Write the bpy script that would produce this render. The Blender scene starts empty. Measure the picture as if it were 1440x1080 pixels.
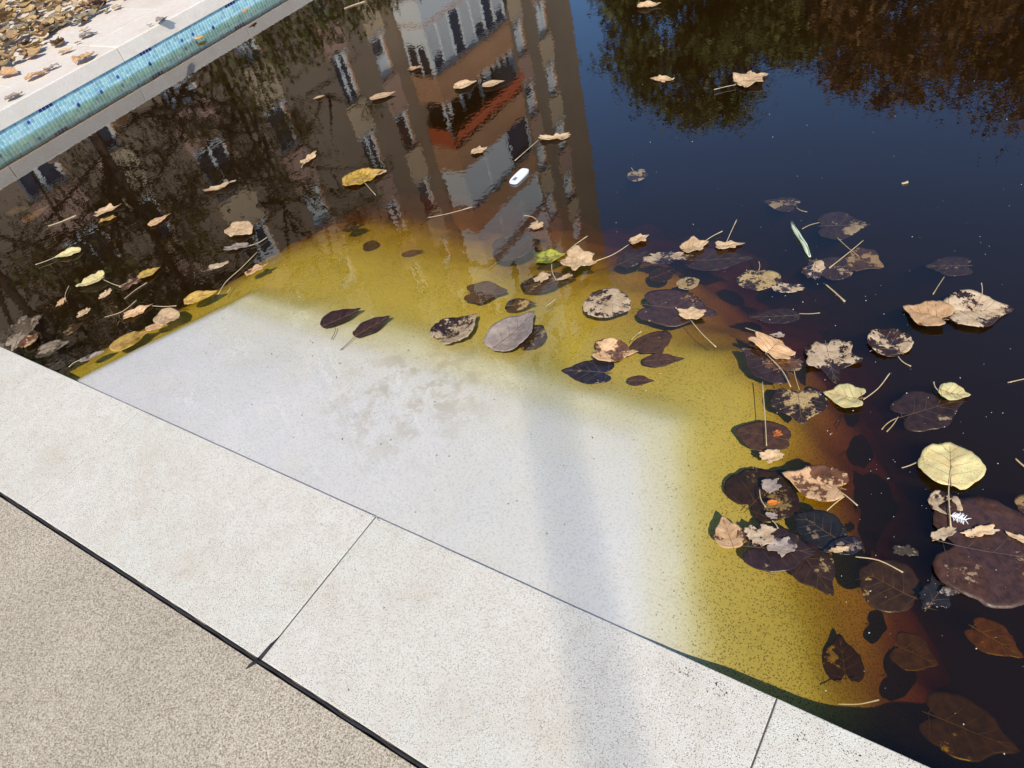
import bpy, math, random
from mathutils import Vector, Matrix, noise
random.seed(7)
C = bpy.context.scene
D = bpy.data
col = C.collection
rad = math.radians

# ------------------------------------------------------------------ camera, sky, sun, exposure
CAM_H = 1.5
F_PX = 1064.35
R = ((0.8322129, 0.51777244, -0.19832647), (0.24961213, -0.66926579, -0.69984076), (-0.49509138, 0.53291181, -0.68621391))
right = Vector(R[0]); up = -Vector(R[1]); back = -Vector(R[2])
cam_d = D.cameras.new('camera'); cam = D.objects.new('camera', cam_d); col.objects.link(cam)
m = Matrix((right, up, back)).transposed().to_4x4(); m.translation = (0, 0, CAM_H)
cam.matrix_world = m
cam_d.sensor_width = 36; cam_d.lens = 36 * F_PX / 1440; cam_d.clip_end = 600; cam_d.clip_start = .05
C.camera = cam

SUN_EL = rad(46); SUN_AZ = rad(142.5)          # azimuth from +Y towards +X
world = D.worlds.new('World'); C.world = world; world.use_nodes = True
wn = world.node_tree; bg = wn.nodes['Background']
sky = wn.nodes.new('ShaderNodeTexSky'); sky.sky_type = 'NISHITA'; sky.sun_disc = False
sky.sun_elevation = SUN_EL; sky.sun_rotation = SUN_AZ; sky.air_density = 1.0; sky.dust_density = .0; sky.ozone_density = 4.0
hs = wn.nodes.new('ShaderNodeHueSaturation'); hs.inputs['Saturation'].default_value = 1.15; wn.links.new(sky.outputs[0], hs.inputs['Color']); wn.links.new(hs.outputs[0], bg.inputs[0]); bg.inputs[1].default_value = .15
sd = Vector((math.sin(SUN_AZ) * math.cos(SUN_EL), math.cos(SUN_AZ) * math.cos(SUN_EL), math.sin(SUN_EL)))
sl = D.lights.new('sun', 'SUN'); sl.energy = 4.3; sl.angle = rad(.53); sl.color = (1, .89, .72)
so = D.objects.new('sun', sl); col.objects.link(so); so.rotation_euler = sd.to_track_quat('Z', 'Y').to_euler()
so.location = (0, 0, 30)
C.view_settings.view_transform = 'Standard'; C.view_settings.look = 'None'
C.view_settings.exposure = 0.2; C.view_settings.gamma = 1; C.view_settings.use_curve_mapping = False
C.cycles.max_bounces = 10; C.cycles.transparent_max_bounces = 24; C.cycles.volume_bounces = 0

def W(px, py, z=0.0):
    """point of the level z seen at a place of the photograph"""
    a, b = px - 720, py - 540
    d = Vector([R[0][i] * a + R[1][i] * b + R[2][i] * F_PX for i in range(3)])
    return Vector((0, 0, CAM_H)) + d * ((z - CAM_H) / d.z)

# ------------------------------------------------------------------ materials
def lin(r, g, b):
    f = lambda c: (c / 255 / 12.92) if c / 255 < .04045 else ((c / 255 + .055) / 1.055) ** 2.4
    return (f(r), f(g), f(b), 1)
class NT:
    def __init__(s, name):
        s.m = D.materials.new(name); s.m.use_nodes = True; s.t = s.m.node_tree; s.n = s.t.nodes
        s.b = s.n['Principled BSDF']; s.out = s.n['Material Output']
    def l(s, a, b): s.t.links.new(a, b)
    def node(s, k, **kw):
        n = s.n.new(k)
        for a, v in kw.items(): setattr(n, a, v)
        return n
    def coord(s, kind='Object'):
        return s.node('ShaderNodeTexCoord').outputs[kind]
    def noise(s, scale, detail=3, rough=.55, vec=None, kind='Object'):
        n = s.node('ShaderNodeTexNoise'); n.inputs['Scale'].default_value = scale
        n.inputs['Detail'].default_value = detail; n.inputs['Roughness'].default_value = rough
        s.l(vec if vec is not None else s.coord(kind), n.inputs['Vector']); return n.outputs[0]
    def ramp(s, fac, stops, interp='LINEAR'):
        n = s.node('ShaderNodeValToRGB'); n.color_ramp.interpolation = interp
        e = n.color_ramp.elements
        while len(e) < len(stops): e.new(.5)
        for i, (p, c) in enumerate(stops):
            e[i].position = p; e[i].color = c if len(c) == 4 else (*c, 1)
        s.l(fac, n.inputs[0]); return n.outputs[0]
    def mix(s, fac, a, b, mode='MIX'):
        n = s.node('ShaderNodeMix', data_type='RGBA', blend_type=mode)
        for sock, v in ((n.inputs[0], fac), (n.inputs[6], a), (n.inputs[7], b)):
            if isinstance(v, (int, float)): sock.default_value = v
            elif isinstance(v, tuple): sock.default_value = v if len(v) == 4 else (*v, 1)
            else: s.l(v, sock)
        return n.outputs[2]
    def math(s, op, a, b=0.0):
        n = s.node('ShaderNodeMath', operation=op)
        for i, v in enumerate((a, b)):
            if isinstance(v, (int, float)): n.inputs[i].default_value = v
            else: s.l(v, n.inputs[i])
        return n.outputs[0]
    def bump(s, h, dist, strength=1):
        n = s.node('ShaderNodeBump'); n.inputs['Strength'].default_value = strength; n.inputs['Distance'].default_value = dist
        s.l(h, n.inputs['Height']); s.l(n.outputs[0], s.b.inputs['Normal']); return n.outputs[0]
    def base(s, c, rough=.8, spec=.3):
        if isinstance(c, tuple): s.b.inputs['Base Color'].default_value = c if len(c) == 4 else (*c, 1)
        else: s.l(c, s.b.inputs['Base Color'])
        if isinstance(rough, (int, float)): s.b.inputs['Roughness'].default_value = rough
        else: s.l(rough, s.b.inputs['Roughness'])
        s.b.inputs['Specular IOR Level'].default_value = spec
        return s
BW = lambda v: (v, v, v, 1)
def flat(name, c, rough=.7, var=.12, scale=8, spec=.3, bump=0):
    t = NT(name); n = t.noise(scale, 4)
    v = t.ramp(n, [(.3, BW(1 - var)), (.7, BW(1))])
    t.base(t.mix(1.0, c, v, 'MULTIPLY'), rough, spec)
    if bump: t.bump(t.noise(scale * 6, 3), bump)
    return t.m

def mat_coping(name, base, dark, freq=320):
    t = NT(name)
    big = t.noise(1.7, 5, .6)
    tint = t.mix(t.ramp(big, [(.38, BW(0)), (.62, BW(1))]), tuple(base), (base[0] * .93, base[1] * .965, base[2] * .95))
    oi = t.node('ShaderNodeObjectInfo'); tint = t.mix(1.0, tint, t.ramp(oi.outputs['Random'], [(0, (.93, .93, .93)), (1, (1, 1, 1))]), 'MULTIPLY')
    wst = t.node('ShaderNodeVectorMath', operation='ADD'); t.l(t.coord(), wst.inputs[0]); t.l(oi.outputs['Location'], wst.inputs[1])
    stn = t.noise(4.5, 6, .72, wst.outputs[0]); tint = t.mix(t.ramp(stn, [(.50, BW(0)), (.70, BW(.9))]), tint, (base[0] * .78, base[1] * .73, base[2] * .65))
    mid = t.noise(22, 5, .7)
    tint = t.mix(t.ramp(mid, [(.3, BW(.75)), (.62, BW(0))]), tint, (base[0] * .82, base[1] * .8, base[2] * .76))
    v = t.node('ShaderNodeTexVoronoi'); v.inputs['Scale'].default_value = freq; t.l(t.coord(), v.inputs['Vector'])
    sp = t.math('MULTIPLY', t.ramp(v.outputs['Distance'], [(.22, BW(1)), (.42, BW(0))]), t.ramp(v.outputs['Color'], [(.35, BW(1)), (.6, BW(0))]))
    fine = t.noise(420, 2, .5)
    tint = t.mix(t.ramp(fine, [(.42, BW(.55)), (.56, BW(0))]), tint, (base[0] * .52, base[1] * .5, base[2] * .46))
    c = t.mix(sp, tint, dark)
    t.base(c, .75, .25)
    t.bump(t.math('SUBTRACT', fine, sp), .0006, .6)
    return t.m
M = {}
M['coping'] = mat_coping('white_washed_concrete', (.80, .765, .695), (.20, .18, .16, 1))
M['far_coping'] = mat_coping('pale_pink_concrete', (.93, .85, .78), (.6, .52, .46, 1), 200)

def mat_deck():
    t = NT('beige_exposed_deck')
    n = t.noise(290, 3, .6); n2 = t.noise(560, 2, .6); big = t.noise(2.3, 4)
    c = t.ramp(n, [(.34, (.20, .165, .12)), (.46, (.50, .43, .325)), (.56, (.66, .59, .465)), (.7, (.80, .73, .60))])
    c = t.mix(t.ramp(n2, [(.36, BW(.75)), (.5, BW(0))]), c, (.17, .13, .10))
    c = t.mix(1.0, c, t.ramp(big, [(.3, BW(.80)), (.7, BW(1))]), 'MULTIPLY')
    t.base(c, .9, .2); t.bump(n, .0022, .8)
    return t.m
M['deck'] = mat_deck()
M['sealant'] = flat('dark_joint_sealant', (.035, .033, .04), .8, .4, 60, bump=.002)
M['mortar'] = flat('grey_mortar_bed', (.10, .095, .085), .9, .3, 50)
M['soil'] = flat('dark_garden_soil', (.045, .035, .025), .95, .5, 9, bump=.02)
M['paving_bed'] = flat('paving_bed', (.35, .31, .27), .9, .3, 30)

def mat_step():
    # white painted concrete, with silt and algae growing on it below the water line
    t = NT('white_pool_render_with_silt')
    co = t.coord(); sep = t.node('ShaderNodeSeparateXYZ'); t.l(co, sep.inputs[0]); z = sep.outputs[2]
    big = t.noise(2.2, 5, .6); n = t.noise(190, 3, .6); n3 = t.noise(12, 6, .7)
    dist = t.node('ShaderNodeVectorMath', operation='DISTANCE'); t.l(co, dist.inputs[0]); dist.inputs[1].default_value = (-1.36, 1.04, 0)
    stain = t.ramp(dist.outputs['Value'], [(.10, BW(1)), (.34, BW(0))])
    c = t.mix(t.ramp(big, [(.35, BW(0)), (.65, BW(1))]), (.68, .685, .73), (.64, .645, .69))
    c = t.mix(t.math('MULTIPLY', t.ramp(n3, [(.42, BW(.75)), (.52, BW(0))]), stain), c, (.47, .44, .40))
    c = t.mix(t.ramp(n, [(.36, BW(.5)), (.5, BW(0))]), c, (.42, .42, .43))
    depth = t.node('ShaderNodeMapRange'); t.l(z, depth.inputs[0])
    depth.inputs[1].default_value = -.008; depth.inputs[2].default_value = -.09
    depth.inputs[3].default_value = 0; depth.inputs[4].default_value = 1
    # silt lies as fine dark grains
    g = t.node('ShaderNodeTexVoronoi'); g.inputs['Scale'].default_value = 210; t.l(co, g.inputs['Vector'])
    patch = t.noise(6, 6, .72)
    dens = t.math('MULTIPLY', depth.outputs[0], t.ramp(patch, [(.36, BW(.12)), (.62, BW(1))]))
    dd = t.node('ShaderNodeVectorMath', operation='DISTANCE'); t.l(co, dd.inputs[0]); dd.inputs[1].default_value = (-.16, .66, -.05)
    near_silt = t.ramp(dd.outputs['Value'], [(.12, BW(1)), (.55, BW(0))])
    dens = t.math('MINIMUM', t.math('ADD', dens, t.math('MULTIPLY', near_silt, t.math('MULTIPLY', depth.outputs[0], 1.2))), 1.25)
    gr = t.math('MULTIPLY', t.ramp(g.outputs['Distance'], [(.22, BW(1)), (.45, BW(0))]), t.math('LESS_THAN', t.node_sep(g.outputs['Color']), t.math('MULTIPLY', dens, .75)))
    c = t.mix(t.math('MULTIPLY', t.math('MAXIMUM', t.math('MULTIPLY', dens, .3), near_silt), t.math('MULTIPLY', depth.outputs[0], .62)), c, (.32, .28, .12))
    c = t.mix(t.math('MULTIPLY', gr, .8), c, (.08, .07, .03))
    t.base(c, .7, .3); t.bump(n, .0008, .5)
    return t.m
def _sep(s, c):
    n = s.node('ShaderNodeSeparateColor'); s.l(c, n.inputs[0]); return n.outputs[0]
NT.node_sep = _sep
M['step'] = mat_step()
M['floor'] = flat('silted_pool_floor', (.10, .08, .05), .9, .4, 6)

def mat_tile():
    t = NT('blue_glass_mosaic')
    g = t.node('ShaderNodeNewGeometry')
    c = t.ramp(g.outputs['Random Per Island'], [(0, (.22, .44, .52)), (.3, (.28, .55, .62)), (.55, (.36, .62, .66)), (.8, (.25, .52, .60)), (.985, (.04, .10, .36))], 'CONSTANT')
    t.base(c, .18, .5); return t.m
M['tile'] = mat_tile()
M['grout'] = flat('pale_blue_grout', (.78, .88, .90), .8, .15, 20)

def mat_water():
    t = NT('tannin_brown_pool_water'); t.n.remove(t.b)
    tr = t.node('ShaderNodeBsdfTransparent'); gl = t.node('ShaderNodeBsdfGlossy'); gl.inputs['Roughness'].default_value = 0.0
    fr = t.node('ShaderNodeLayerWeight'); fr.inputs['Blend'].default_value = .5
    co = t.coord()
    n1 = t.noise(18, 1, .5, co); n2 = t.noise(3.2, 2, .5, co); n4 = t.noise(46, 1, .5, co)
    mp = t.node('ShaderNodeMapping'); mp.inputs['Rotation'].default_value = (0, 0, rad(-42)); t.l(co, mp.inputs[0])
    mp.inputs['Scale'].default_value = (60, 150, 1)
    n3 = t.noise(1, 2, .5, mp.outputs[0])
    h = t.math('ADD', t.math('MULTIPLY', n1, .00008), t.math('MULTIPLY', n2, .00035))
    h = t.math('ADD', h, t.math('MULTIPLY', n4, .00009))
    b = t.node('ShaderNodeBump'); b.inputs['Strength'].default_value = 1; b.inputs['Distance'].default_value = 1.0; t.l(h, b.inputs['Height'])
    t.l(b.outputs[0], gl.inputs['Normal']); t.l(b.outputs[0], fr.inputs['Normal'])
    mx = t.node('ShaderNodeMixShader'); F0 = .042; t.l(t.math('ADD', t.math('MULTIPLY', t.math('POWER', fr.outputs['Facing'], 2.8), 1 - F0), F0), mx.inputs[0]); t.l(tr.outputs[0], mx.inputs[1]); t.l(gl.outputs[0], mx.inputs[2])
    t.l(mx.outputs[0], t.out.inputs['Surface'])
    va = t.node('ShaderNodeVolumeAbsorption'); va.inputs['Color'].default_value = (.860, .748, .0, 1); va.inputs['Density'].default_value = 17
    vs = t.node('ShaderNodeVolumeScatter'); vs.inputs['Color'].default_value = (.76, .60, .52, 1); vs.inputs['Density'].default_value = .27
    ad = t.node('ShaderNodeAddShader'); t.l(va.outputs[0], ad.inputs[0]); t.l(vs.outputs[0], ad.inputs[1])
    t.l(ad.outputs[0], t.out.inputs['Volume'])
    return t.m
M['water'] = mat_water()

def mat_leaf(name, dry, wet, dry2=None, wr=.35):
    """blade: attribute 'dry' marks the raised patches that have dried pale"""
    t = NT(name); a = t.node('ShaderNodeAttribute', attribute_name='dry')
    oi = t.node('ShaderNodeObjectInfo')
    vec = t.node('ShaderNodeVectorMath', operation='ADD'); t.l(t.coord(), vec.inputs[0]); t.l(oi.outputs['Location'], vec.inputs[1])
    v = vec.outputs[0]
    n = t.noise(80, 5, .7, v); n2 = t.noise(330, 2, .5, v)
    f = t.math('ADD', a.outputs['Fac'], t.math('MULTIPLY', t.math('SUBTRACT', n, .5), 1.25))
    f = t.ramp(f, [(.47, BW(0)), (.53, BW(1))])
    dc = t.mix(t.ramp(t.noise(45, 4, .6, v), [(.35, BW(0)), (.65, BW(1))]), dry, dry2 or tuple(x * .72 for x in dry[:3]))
    dc = t.mix(t.ramp(n2, [(.30, BW(.8)), (.40, BW(0))]), dc, tuple(x * .35 for x in dry[:3]))
    wc = t.mix(t.ramp(t.noise(60, 3, .6, v), [(.35, BW(0)), (.65, BW(1))]), wet, tuple(x * .5 for x in wet[:3]))
    hv = t.node('ShaderNodeHueSaturation'); t.l(t.mix(f, wc, dc), hv.inputs['Color'])
    t.l(t.math('ADD', t.math('MULTIPLY', oi.outputs['Random'], .35), .82), hv.inputs['Value'])
    t.base(hv.outputs[0], t.math('ADD', t.math('MULTIPLY', f, .4), wr), .35)
    t.bump(n, .0012, .6)
    return t.m
LM = {
 'cream': mat_leaf('dry_cream_leaf', (.66, .48, .29), (.09, .045, .03), (.52, .34, .18)),
 'mottled': mat_leaf('mottled_wet_leaf', (.56, .44, .30), (.045, .024, .022), (.42, .29, .17)),
 'dark': mat_leaf('wet_dark_leaf', (.40, .30, .21), (.055, .026, .024), wr=.3),
 'brown': mat_leaf('wet_brown_leaf', (.38, .25, .15), (.10, .045, .03), wr=.35),
 'navy': mat_leaf('blackened_wet_leaf', (.30, .22, .18), (.028, .024, .032), wr=.2),
 'pale': mat_leaf('pale_yellow_leaf', (.62, .58, .29), (.42, .36, .12), (.60, .46, .20)),
 'yellow': mat_leaf('yellow_leaf', (.58, .40, .08), (.38, .24, .03), (.40, .20, .05)),
 'green': mat_leaf('green_yellow_leaf', (.36, .42, .06), (.20, .22, .03), (.45, .38, .06)),
 'tan': mat_leaf('tan_orange_leaf', (.52, .30, .15), (.16, .07, .035), (.62, .40, .22)),
 'grey': mat_leaf('grey_brown_leaf', (.40, .32, .265), (.09, .07, .065), (.25, .20, .17)),
 'orange': mat_leaf('orange_leaf', (.62, .18, .03), (.4, .12, .03)),
}
M['stem'] = flat('pale_leaf_stalk', (.62, .50, .30), .6, .3, 60)
M['stem_dark'] = flat('brown_leaf_stalk', (.20, .11, .07), .5, .3, 60)
M['vein_pale'] = flat('faint_leaf_vein', (.15, .095, .07), .7, .2, 60)
M['vein_dark'] = flat('brown_leaf_vein', (.30, .20, .12), .6, .2, 60)
M['white_plastic'] = flat('white_plastic', (.82, .86, .92), .35, .05, 20, .5)
M['blue_print'] = flat('blue_grey_print', (.18, .22, .30), .5, .1, 40)
M['feather'] = flat('white_feather', (.85, .85, .86), .8, .1, 80)
M['pod'] = flat('pale_green_pod', (.62, .70, .52), .5, .1, 40)
M['pod_stripe'] = flat('green_pod_rib', (.22, .34, .16), .5, .1, 40)
M['twig'] = flat('pale_twig', (.55, .42, .26), .7, .3, 60)
M['dirt'] = flat('dark_dirt', (.06, .045, .03), .95, .4, 90)
M['scum'] = flat('pale_floating_scum', (.6, .6, .58), .8, .2, 50)
M['bark'] = flat('grey_brown_bark', (.10, .07, .05), .9, .5, 6, bump=.02)
def mat_foliage(name, cols):
    t = NT(name); g = t.node('ShaderNodeNewGeometry')
    t.base(t.ramp(g.outputs['Random Per Island'], [(i / len(cols), c) for i, c in enumerate(cols)], 'LINEAR'), .6, .3)
    return t.m
M['fol_green'] = mat_foliage('dark_green_foliage', [(.08, .095, .02), (.11, .12, .028), (.05, .065, .015), (.14, .14, .03)])
M['fol_russet'] = mat_foliage('russet_autumn_foliage', [(.20, .075, .02), (.12, .045, .018), (.26, .13, .025), (.07, .04, .02)])
M['fol_olive'] = mat_foliage('olive_foliage', [(.07, .07, .02), (.10, .10, .03), (.05, .06, .02), (.14, .11, .03)])
def mat_brick():
    t = NT('brown_facing_brick'); co = t.coord()
    mp = t.node('ShaderNodeMapping'); mp.inputs['Rotation'].default_value = (rad(90), 0, rad(90)); t.l(co, mp.inputs[0])
    b = t.node('ShaderNodeTexBrick'); t.l(mp.outputs[0], b.inputs[0]); b.inputs['Scale'].default_value = 1
    b.inputs['Brick Width'].default_value = .25; b.inputs['Row Height'].default_value = .075; b.inputs['Mortar Size'].default_value = .008
    b.inputs['Color1'].default_value = (.72, .39, .21, 1); b.inputs['Color2'].default_value = (.62, .31, .165, 1); b.inputs['Mortar'].default_value = (.33, .25, .18, 1)
    v = t.ramp(t.noise(.5, 4), [(.3, BW(.8)), (.7, BW(1))])
    t.base(t.mix(1.0, b.outputs[0], v, 'MULTIPLY'), .85, .2); return t.m
M['brick_wall'] = mat_brick()
M['tan_panel'] = flat('tan_render', (.66, .50, .33), .85, .1, 2)
M['mauve_panel'] = flat('mauve_render', (.55, .35, .27), .85, .1, 2)
M['alu'] = flat('white_aluminium', (.85, .87, .86), .4, .05, 3, .5)
M['shutter'] = flat('grey_roller_shutter', (.78, .82, .82), .6, .05, 3)
M['glass'] = flat('dark_window_glass', (.03, .035, .045), .08, .1, 2, .8)
M['curtain'] = flat('pale_net_curtain', (.72, .74, .74), .8, .15, 6)
M['awning'] = flat('orange_red_awning', (.55, .11, .04), .8, .15, 4)
M['inner_dark'] = flat('dark_loggia_interior', (.07, .05, .045), .9, .2, 2)
M['slab_edge'] = flat('concrete_slab_edge', (.36, .30, .25), .85, .15, 3)

# ------------------------------------------------------------------ mesh helpers
class MB:
    def __init__(s): s.v = []; s.f = []; s.mi = []
    def quad(s, a, b, c, d, mi=0):
        i = len(s.v); s.v += [tuple(a), tuple(b), tuple(c), tuple(d)]; s.f.append((i, i + 1, i + 2, i + 3)); s.mi.append(mi)
    def box(s, x0, y0, z0, x1, y1, z1, mi=0):
        i = len(s.v)
        s.v += [(x0, y0, z0), (x1, y0, z0), (x1, y1, z0), (x0, y1, z0), (x0, y0, z1), (x1, y0, z1), (x1, y1, z1), (x0, y1, z1)]
        for q in ((0, 3, 2, 1), (4, 5, 6, 7), (0, 1, 5, 4), (1, 2, 6, 5), (2, 3, 7, 6), (3, 0, 4, 7)):
            s.f.append(tuple(i + k for k in q)); s.mi.append(mi)
    def tube(s, pts, rads, n=6, mi=0):
        pts = [Vector(p) for p in pts]; rings = []
        for k, p in enumerate(pts):
            t = (pts[min(k + 1, len(pts) - 1)] - pts[max(k - 1, 0)])
            t = t.normalized() if t.length > 1e-9 else Vector((1, 0, 0))
            a = t.cross(Vector((0, 0, 1)))
            if a.length < .01: a = t.cross(Vector((1, 0, 0)))
            a.normalize(); b = t.cross(a); r = rads[k] if isinstance(rads, (list, tuple)) else rads
            i = len(s.v); rings.append(i)
            for j in range(n):
                q = 2 * math.pi * j / n; s.v.append(tuple(p + a * (r * math.cos(q)) + b * (r * math.sin(q))))
        for k in range(len(rings) - 1):
            for j in range(n):
                s.f.append((rings[k] + j, rings[k] + (j + 1) % n, rings[k + 1] + (j + 1) % n, rings[k + 1] + j)); s.mi.append(mi)
        s.f.append(tuple(rings[0] + j for j in reversed(range(n)))); s.mi.append(mi)
        s.f.append(tuple(rings[-1] + j for j in range(n))); s.mi.append(mi)
    def mesh(s, name, mats, smooth=False):
        me = D.meshes.new(name); me.from_pydata(s.v, [], s.f)
        for mm in (mats if isinstance(mats, (list, tuple)) else [mats]): me.materials.append(mm)
        me.polygons.foreach_set('material_index', s.mi)
        if smooth: me.polygons.foreach_set('use_smooth', [True] * len(s.f))
        me.update(); return me
    def build(s, name, mats, parent=None, loc=(0, 0, 0), smooth=False):
        o = D.objects.new(name, s.mesh(name, mats, smooth)); col.objects.link(o); o.location = loc
        if parent: o.parent = parent
        return o
def tag(o, label=None, cat=None, group=None, kind=None):
    for k, v in (('label', label), ('category', cat), ('group', group), ('kind', kind)):
        if v: o[k] = v
    return o
def empty(name, loc=(0, 0, 0), rz=0):
    o = D.objects.new(name, None); o.empty_display_size = .05; col.objects.link(o); o.location = loc; o.rotation_euler.z = rz
    return o

def slab_mesh(lx, ly, h, bev=.004, seed=0, nx=16):
    """a slab with chamfered, slightly worn edges, origin at the middle of its top"""
    b = MB(); ny = 8
    def ring(inset, z, wob):
        pts = []
        for i in range(nx): pts.append((-lx / 2 + inset + (lx - 2 * inset) * i / nx, -ly / 2 + inset))
        for i in range(ny): pts.append((lx / 2 - inset, -ly / 2 + inset + (ly - 2 * inset) * i / ny))
        for i in range(nx): pts.append((lx / 2 - inset - (lx - 2 * inset) * i / nx, ly / 2 - inset))
        for i in range(ny): pts.append((-lx / 2 + inset, ly / 2 - inset - (ly - 2 * inset) * i / ny))
        out = []
        for k, (x, y) in enumerate(pts):
            w = wob * noise.noise(Vector((x * 9 + seed, y * 9, 3)))
            out.append((x * (1 + w), y * (1 + w * 2), z))
        return out
    rs = [ring(0, -h, 0), ring(0, -bev, .0015), ring(bev * .35, -bev * .3, .002), ring(bev * 1.2, 0, .002)]
    n = len(rs[0])
    for r_ in rs: b.v += r_
    for k in range(3):
        for j in range(n): b.f.append((k * n + j, k * n + (j + 1) % n, (k + 1) * n + (j + 1) % n, (k + 1) * n + j)); b.mi.append(0)
    b.f.append(tuple(3 * n + j for j in range(n))); b.mi.append(0)
    return b

# ------------------------------------------------------------------ pool shell, decks, ground
XW = -5.06          # left pool wall
YN = .625           # near pool edge (slab nose)
XE, YF = 7.0, 13.0  # far sides, out of view
ZC = .005            # near coping top over water
ZL = .183           # left coping top over water

b = MB()
G = 300
zg = -.02
for x0, x1, y0, y1, z in ((-G, -7.7, -G, G, .14), (-7.7, G, YF + .6, G, .1), (XE + .6, G, -G, YF + .6, .0), ):
    b.quad((x0, y0, z), (x1, y0, z), (x1, y1, z), (x0, y1, z))
tag(b.build('ground', M['soil']), kind='structure')
b = MB(); nx = 60
b.box(-7.7, -30, -.25, XE + .6, .2 - .011, ZC - .003)
tag(b.build('deck', M['deck']), kind='structure')

# near coping: bed + slabs
near = MB(); near.box(-7.6, .2 - .012, -.3, XE, YN - .02, ZC - .035)
near = tag(near.build('near_coping', M['mortar']), kind='structure')
W_SL = YN - .2; JX = [-1.163, -.143]; PIT = 1.02
slabs = [slab_mesh(PIT - .003, W_SL - .002, .05, .002, s).mesh('slab', M['coping']) for s in (1, 5, 9)]
for k in range(-4, 7):
    cx = JX[0] + PIT * (k + .5)
    if cx < XW - .2: continue
    o = D.objects.new('slab', slabs[k % 3]); col.objects.link(o); o.parent = near
    o.location = (cx, .2 + W_SL / 2, ZC + .0006 * ((k * 7) % 3)); o.rotation_euler.z = .0009 * ((k * 5) % 3 - 1)
for k in (-4, -3, -2, 0, 1, 2, 3, 4, 5):
    b = MB(); jx = JX[0] + PIT * k; b.box(jx - .0016, .203, ZC - .03, jx + .0016, YN - .004, ZC - .0012); b.build('joint', M['mortar'], near)
# crumbly dark sealant along the deck joint
b = MB(); pts = []; rr = []
for i in range(420):
    x = -4.5 + i * .013
    pts.append((x, .1965 + .0022 * noise.noise(Vector((x * 14, 0, 0))), ZC - .0035 + .0015 * noise.noise(Vector((x * 22, 5, 0))))); rr.append(.0034 + .0020 * noise.noise(Vector((x * 17, 9, 0))))
b.tube(pts, rr, 6); b.tube([(-1.168, .197, ZC + .001), (-1.175, .180, ZC + .0005), (-1.18, .168, ZC - .001)], [.005, .004, .001], 5)
b.tube([(-1.1665, .2, ZC - .001), (-1.165, .24, ZC - .0015), (-1.1635, .28, ZC - .004)], [.0052, .0045, .001], 5)
b.build('joint_sealant', M['sealant'], near, smooth=True)

# left coping and paving
left = MB(); left.box(-7.7, 1.0, -.3, XW - .02, YF + .5, ZL - .06)
left = tag(left.build('left_coping', M['paving_bed']), kind='structure')
WL = .33; P2 = 1.0
edge_m = slab_mesh(WL - .003, P2 - .005, .093, .006, 3).mesh('edge_slab', M['far_coping'])
pave_m = slab_mesh(.60 - .006, .60 - .006, .05, .004, 8).mesh('paving_slab', M['far_coping'])
y0 = W(98, 63, ZL).y
for k in range(-2, 11):
    o = D.objects.new('edge_slab', edge_m); col.objects.link(o); o.parent = left
    o.location = (XW - WL / 2 + .004, y0 + .5 + k * P2, ZL)
for r_ in range(4):
    for k in range(-3, 14):
        o = D.objects.new('paving_slab', pave_m); col.objects.link(o); o.parent = left
        o.location = (XW - WL - .3 - .60 * r_, y0 + .3 + k * .6, ZL - .001 * ((k + r_) % 3))
# strip of paving at the near end so the corner closes
b = MB(); b.box(-7.7, .19, -.25, XW - .002, 1.0, ZC - .02)
tag(b.build('corner_paving', M['far_coping']), kind='structure')

# pool basin
b = MB()
b.quad((XW - .3, 0, -1.3), (XE, 0, -1.3), (XE, YF, -1.3), (XW - .3, YF, -1.3))
tag(b.build('pool_floor', M['floor']), kind='structure')
b = MB()
b.box(XW - .3, .4, -.10, XW - .012, YF, ZL - .095, 0); b.box(XW - .3, .4, -1.4, XW - .006, YF, -.10, 1)
b.box(XW - .012, .5, -1.4, XE, YN - .012, -.012, 0)
b.box(XE, .4, -1.4, XE + .4, YF, .1, 0)
b.box(XW - .3, YF, -1.4, XE + .4, YF + .4, .1, 0)
wall = tag(b.build('pool_wall', [M['grout'], M['floor']]), kind='structure')
b = MB(); pt = .0253
nb = MB(); tb_ = b
for i in range(int(8.5 / pt)):
    for r_ in range(7):
        y = 1.0 + i * pt; z = .0905 - (r_ + 1) * pt
        jx = random.uniform(0, .0008)
        b = nb if (r_ == 0 and i % 31 in (11, 12, 13, 14)) or (r_ == 3 and i % 23 == 5) else tb_
        b.box(XW - .0125, y + .0032, z + .0032, XW - .0085 + jx, y + pt - .0032, z + pt - .0032)
tag(nb.build('navy_tiles', flat('navy_glass_mosaic', (.03, .06, .26), .2, .1, 30, .5), wall), 'navy blue mosaic tiles set in short runs', kind='stuff')
tag(tb_.build('mosaic_tiles', M['tile'], wall), 'blue and teal glass mosaic band with pale grout', kind='stuff')

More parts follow.
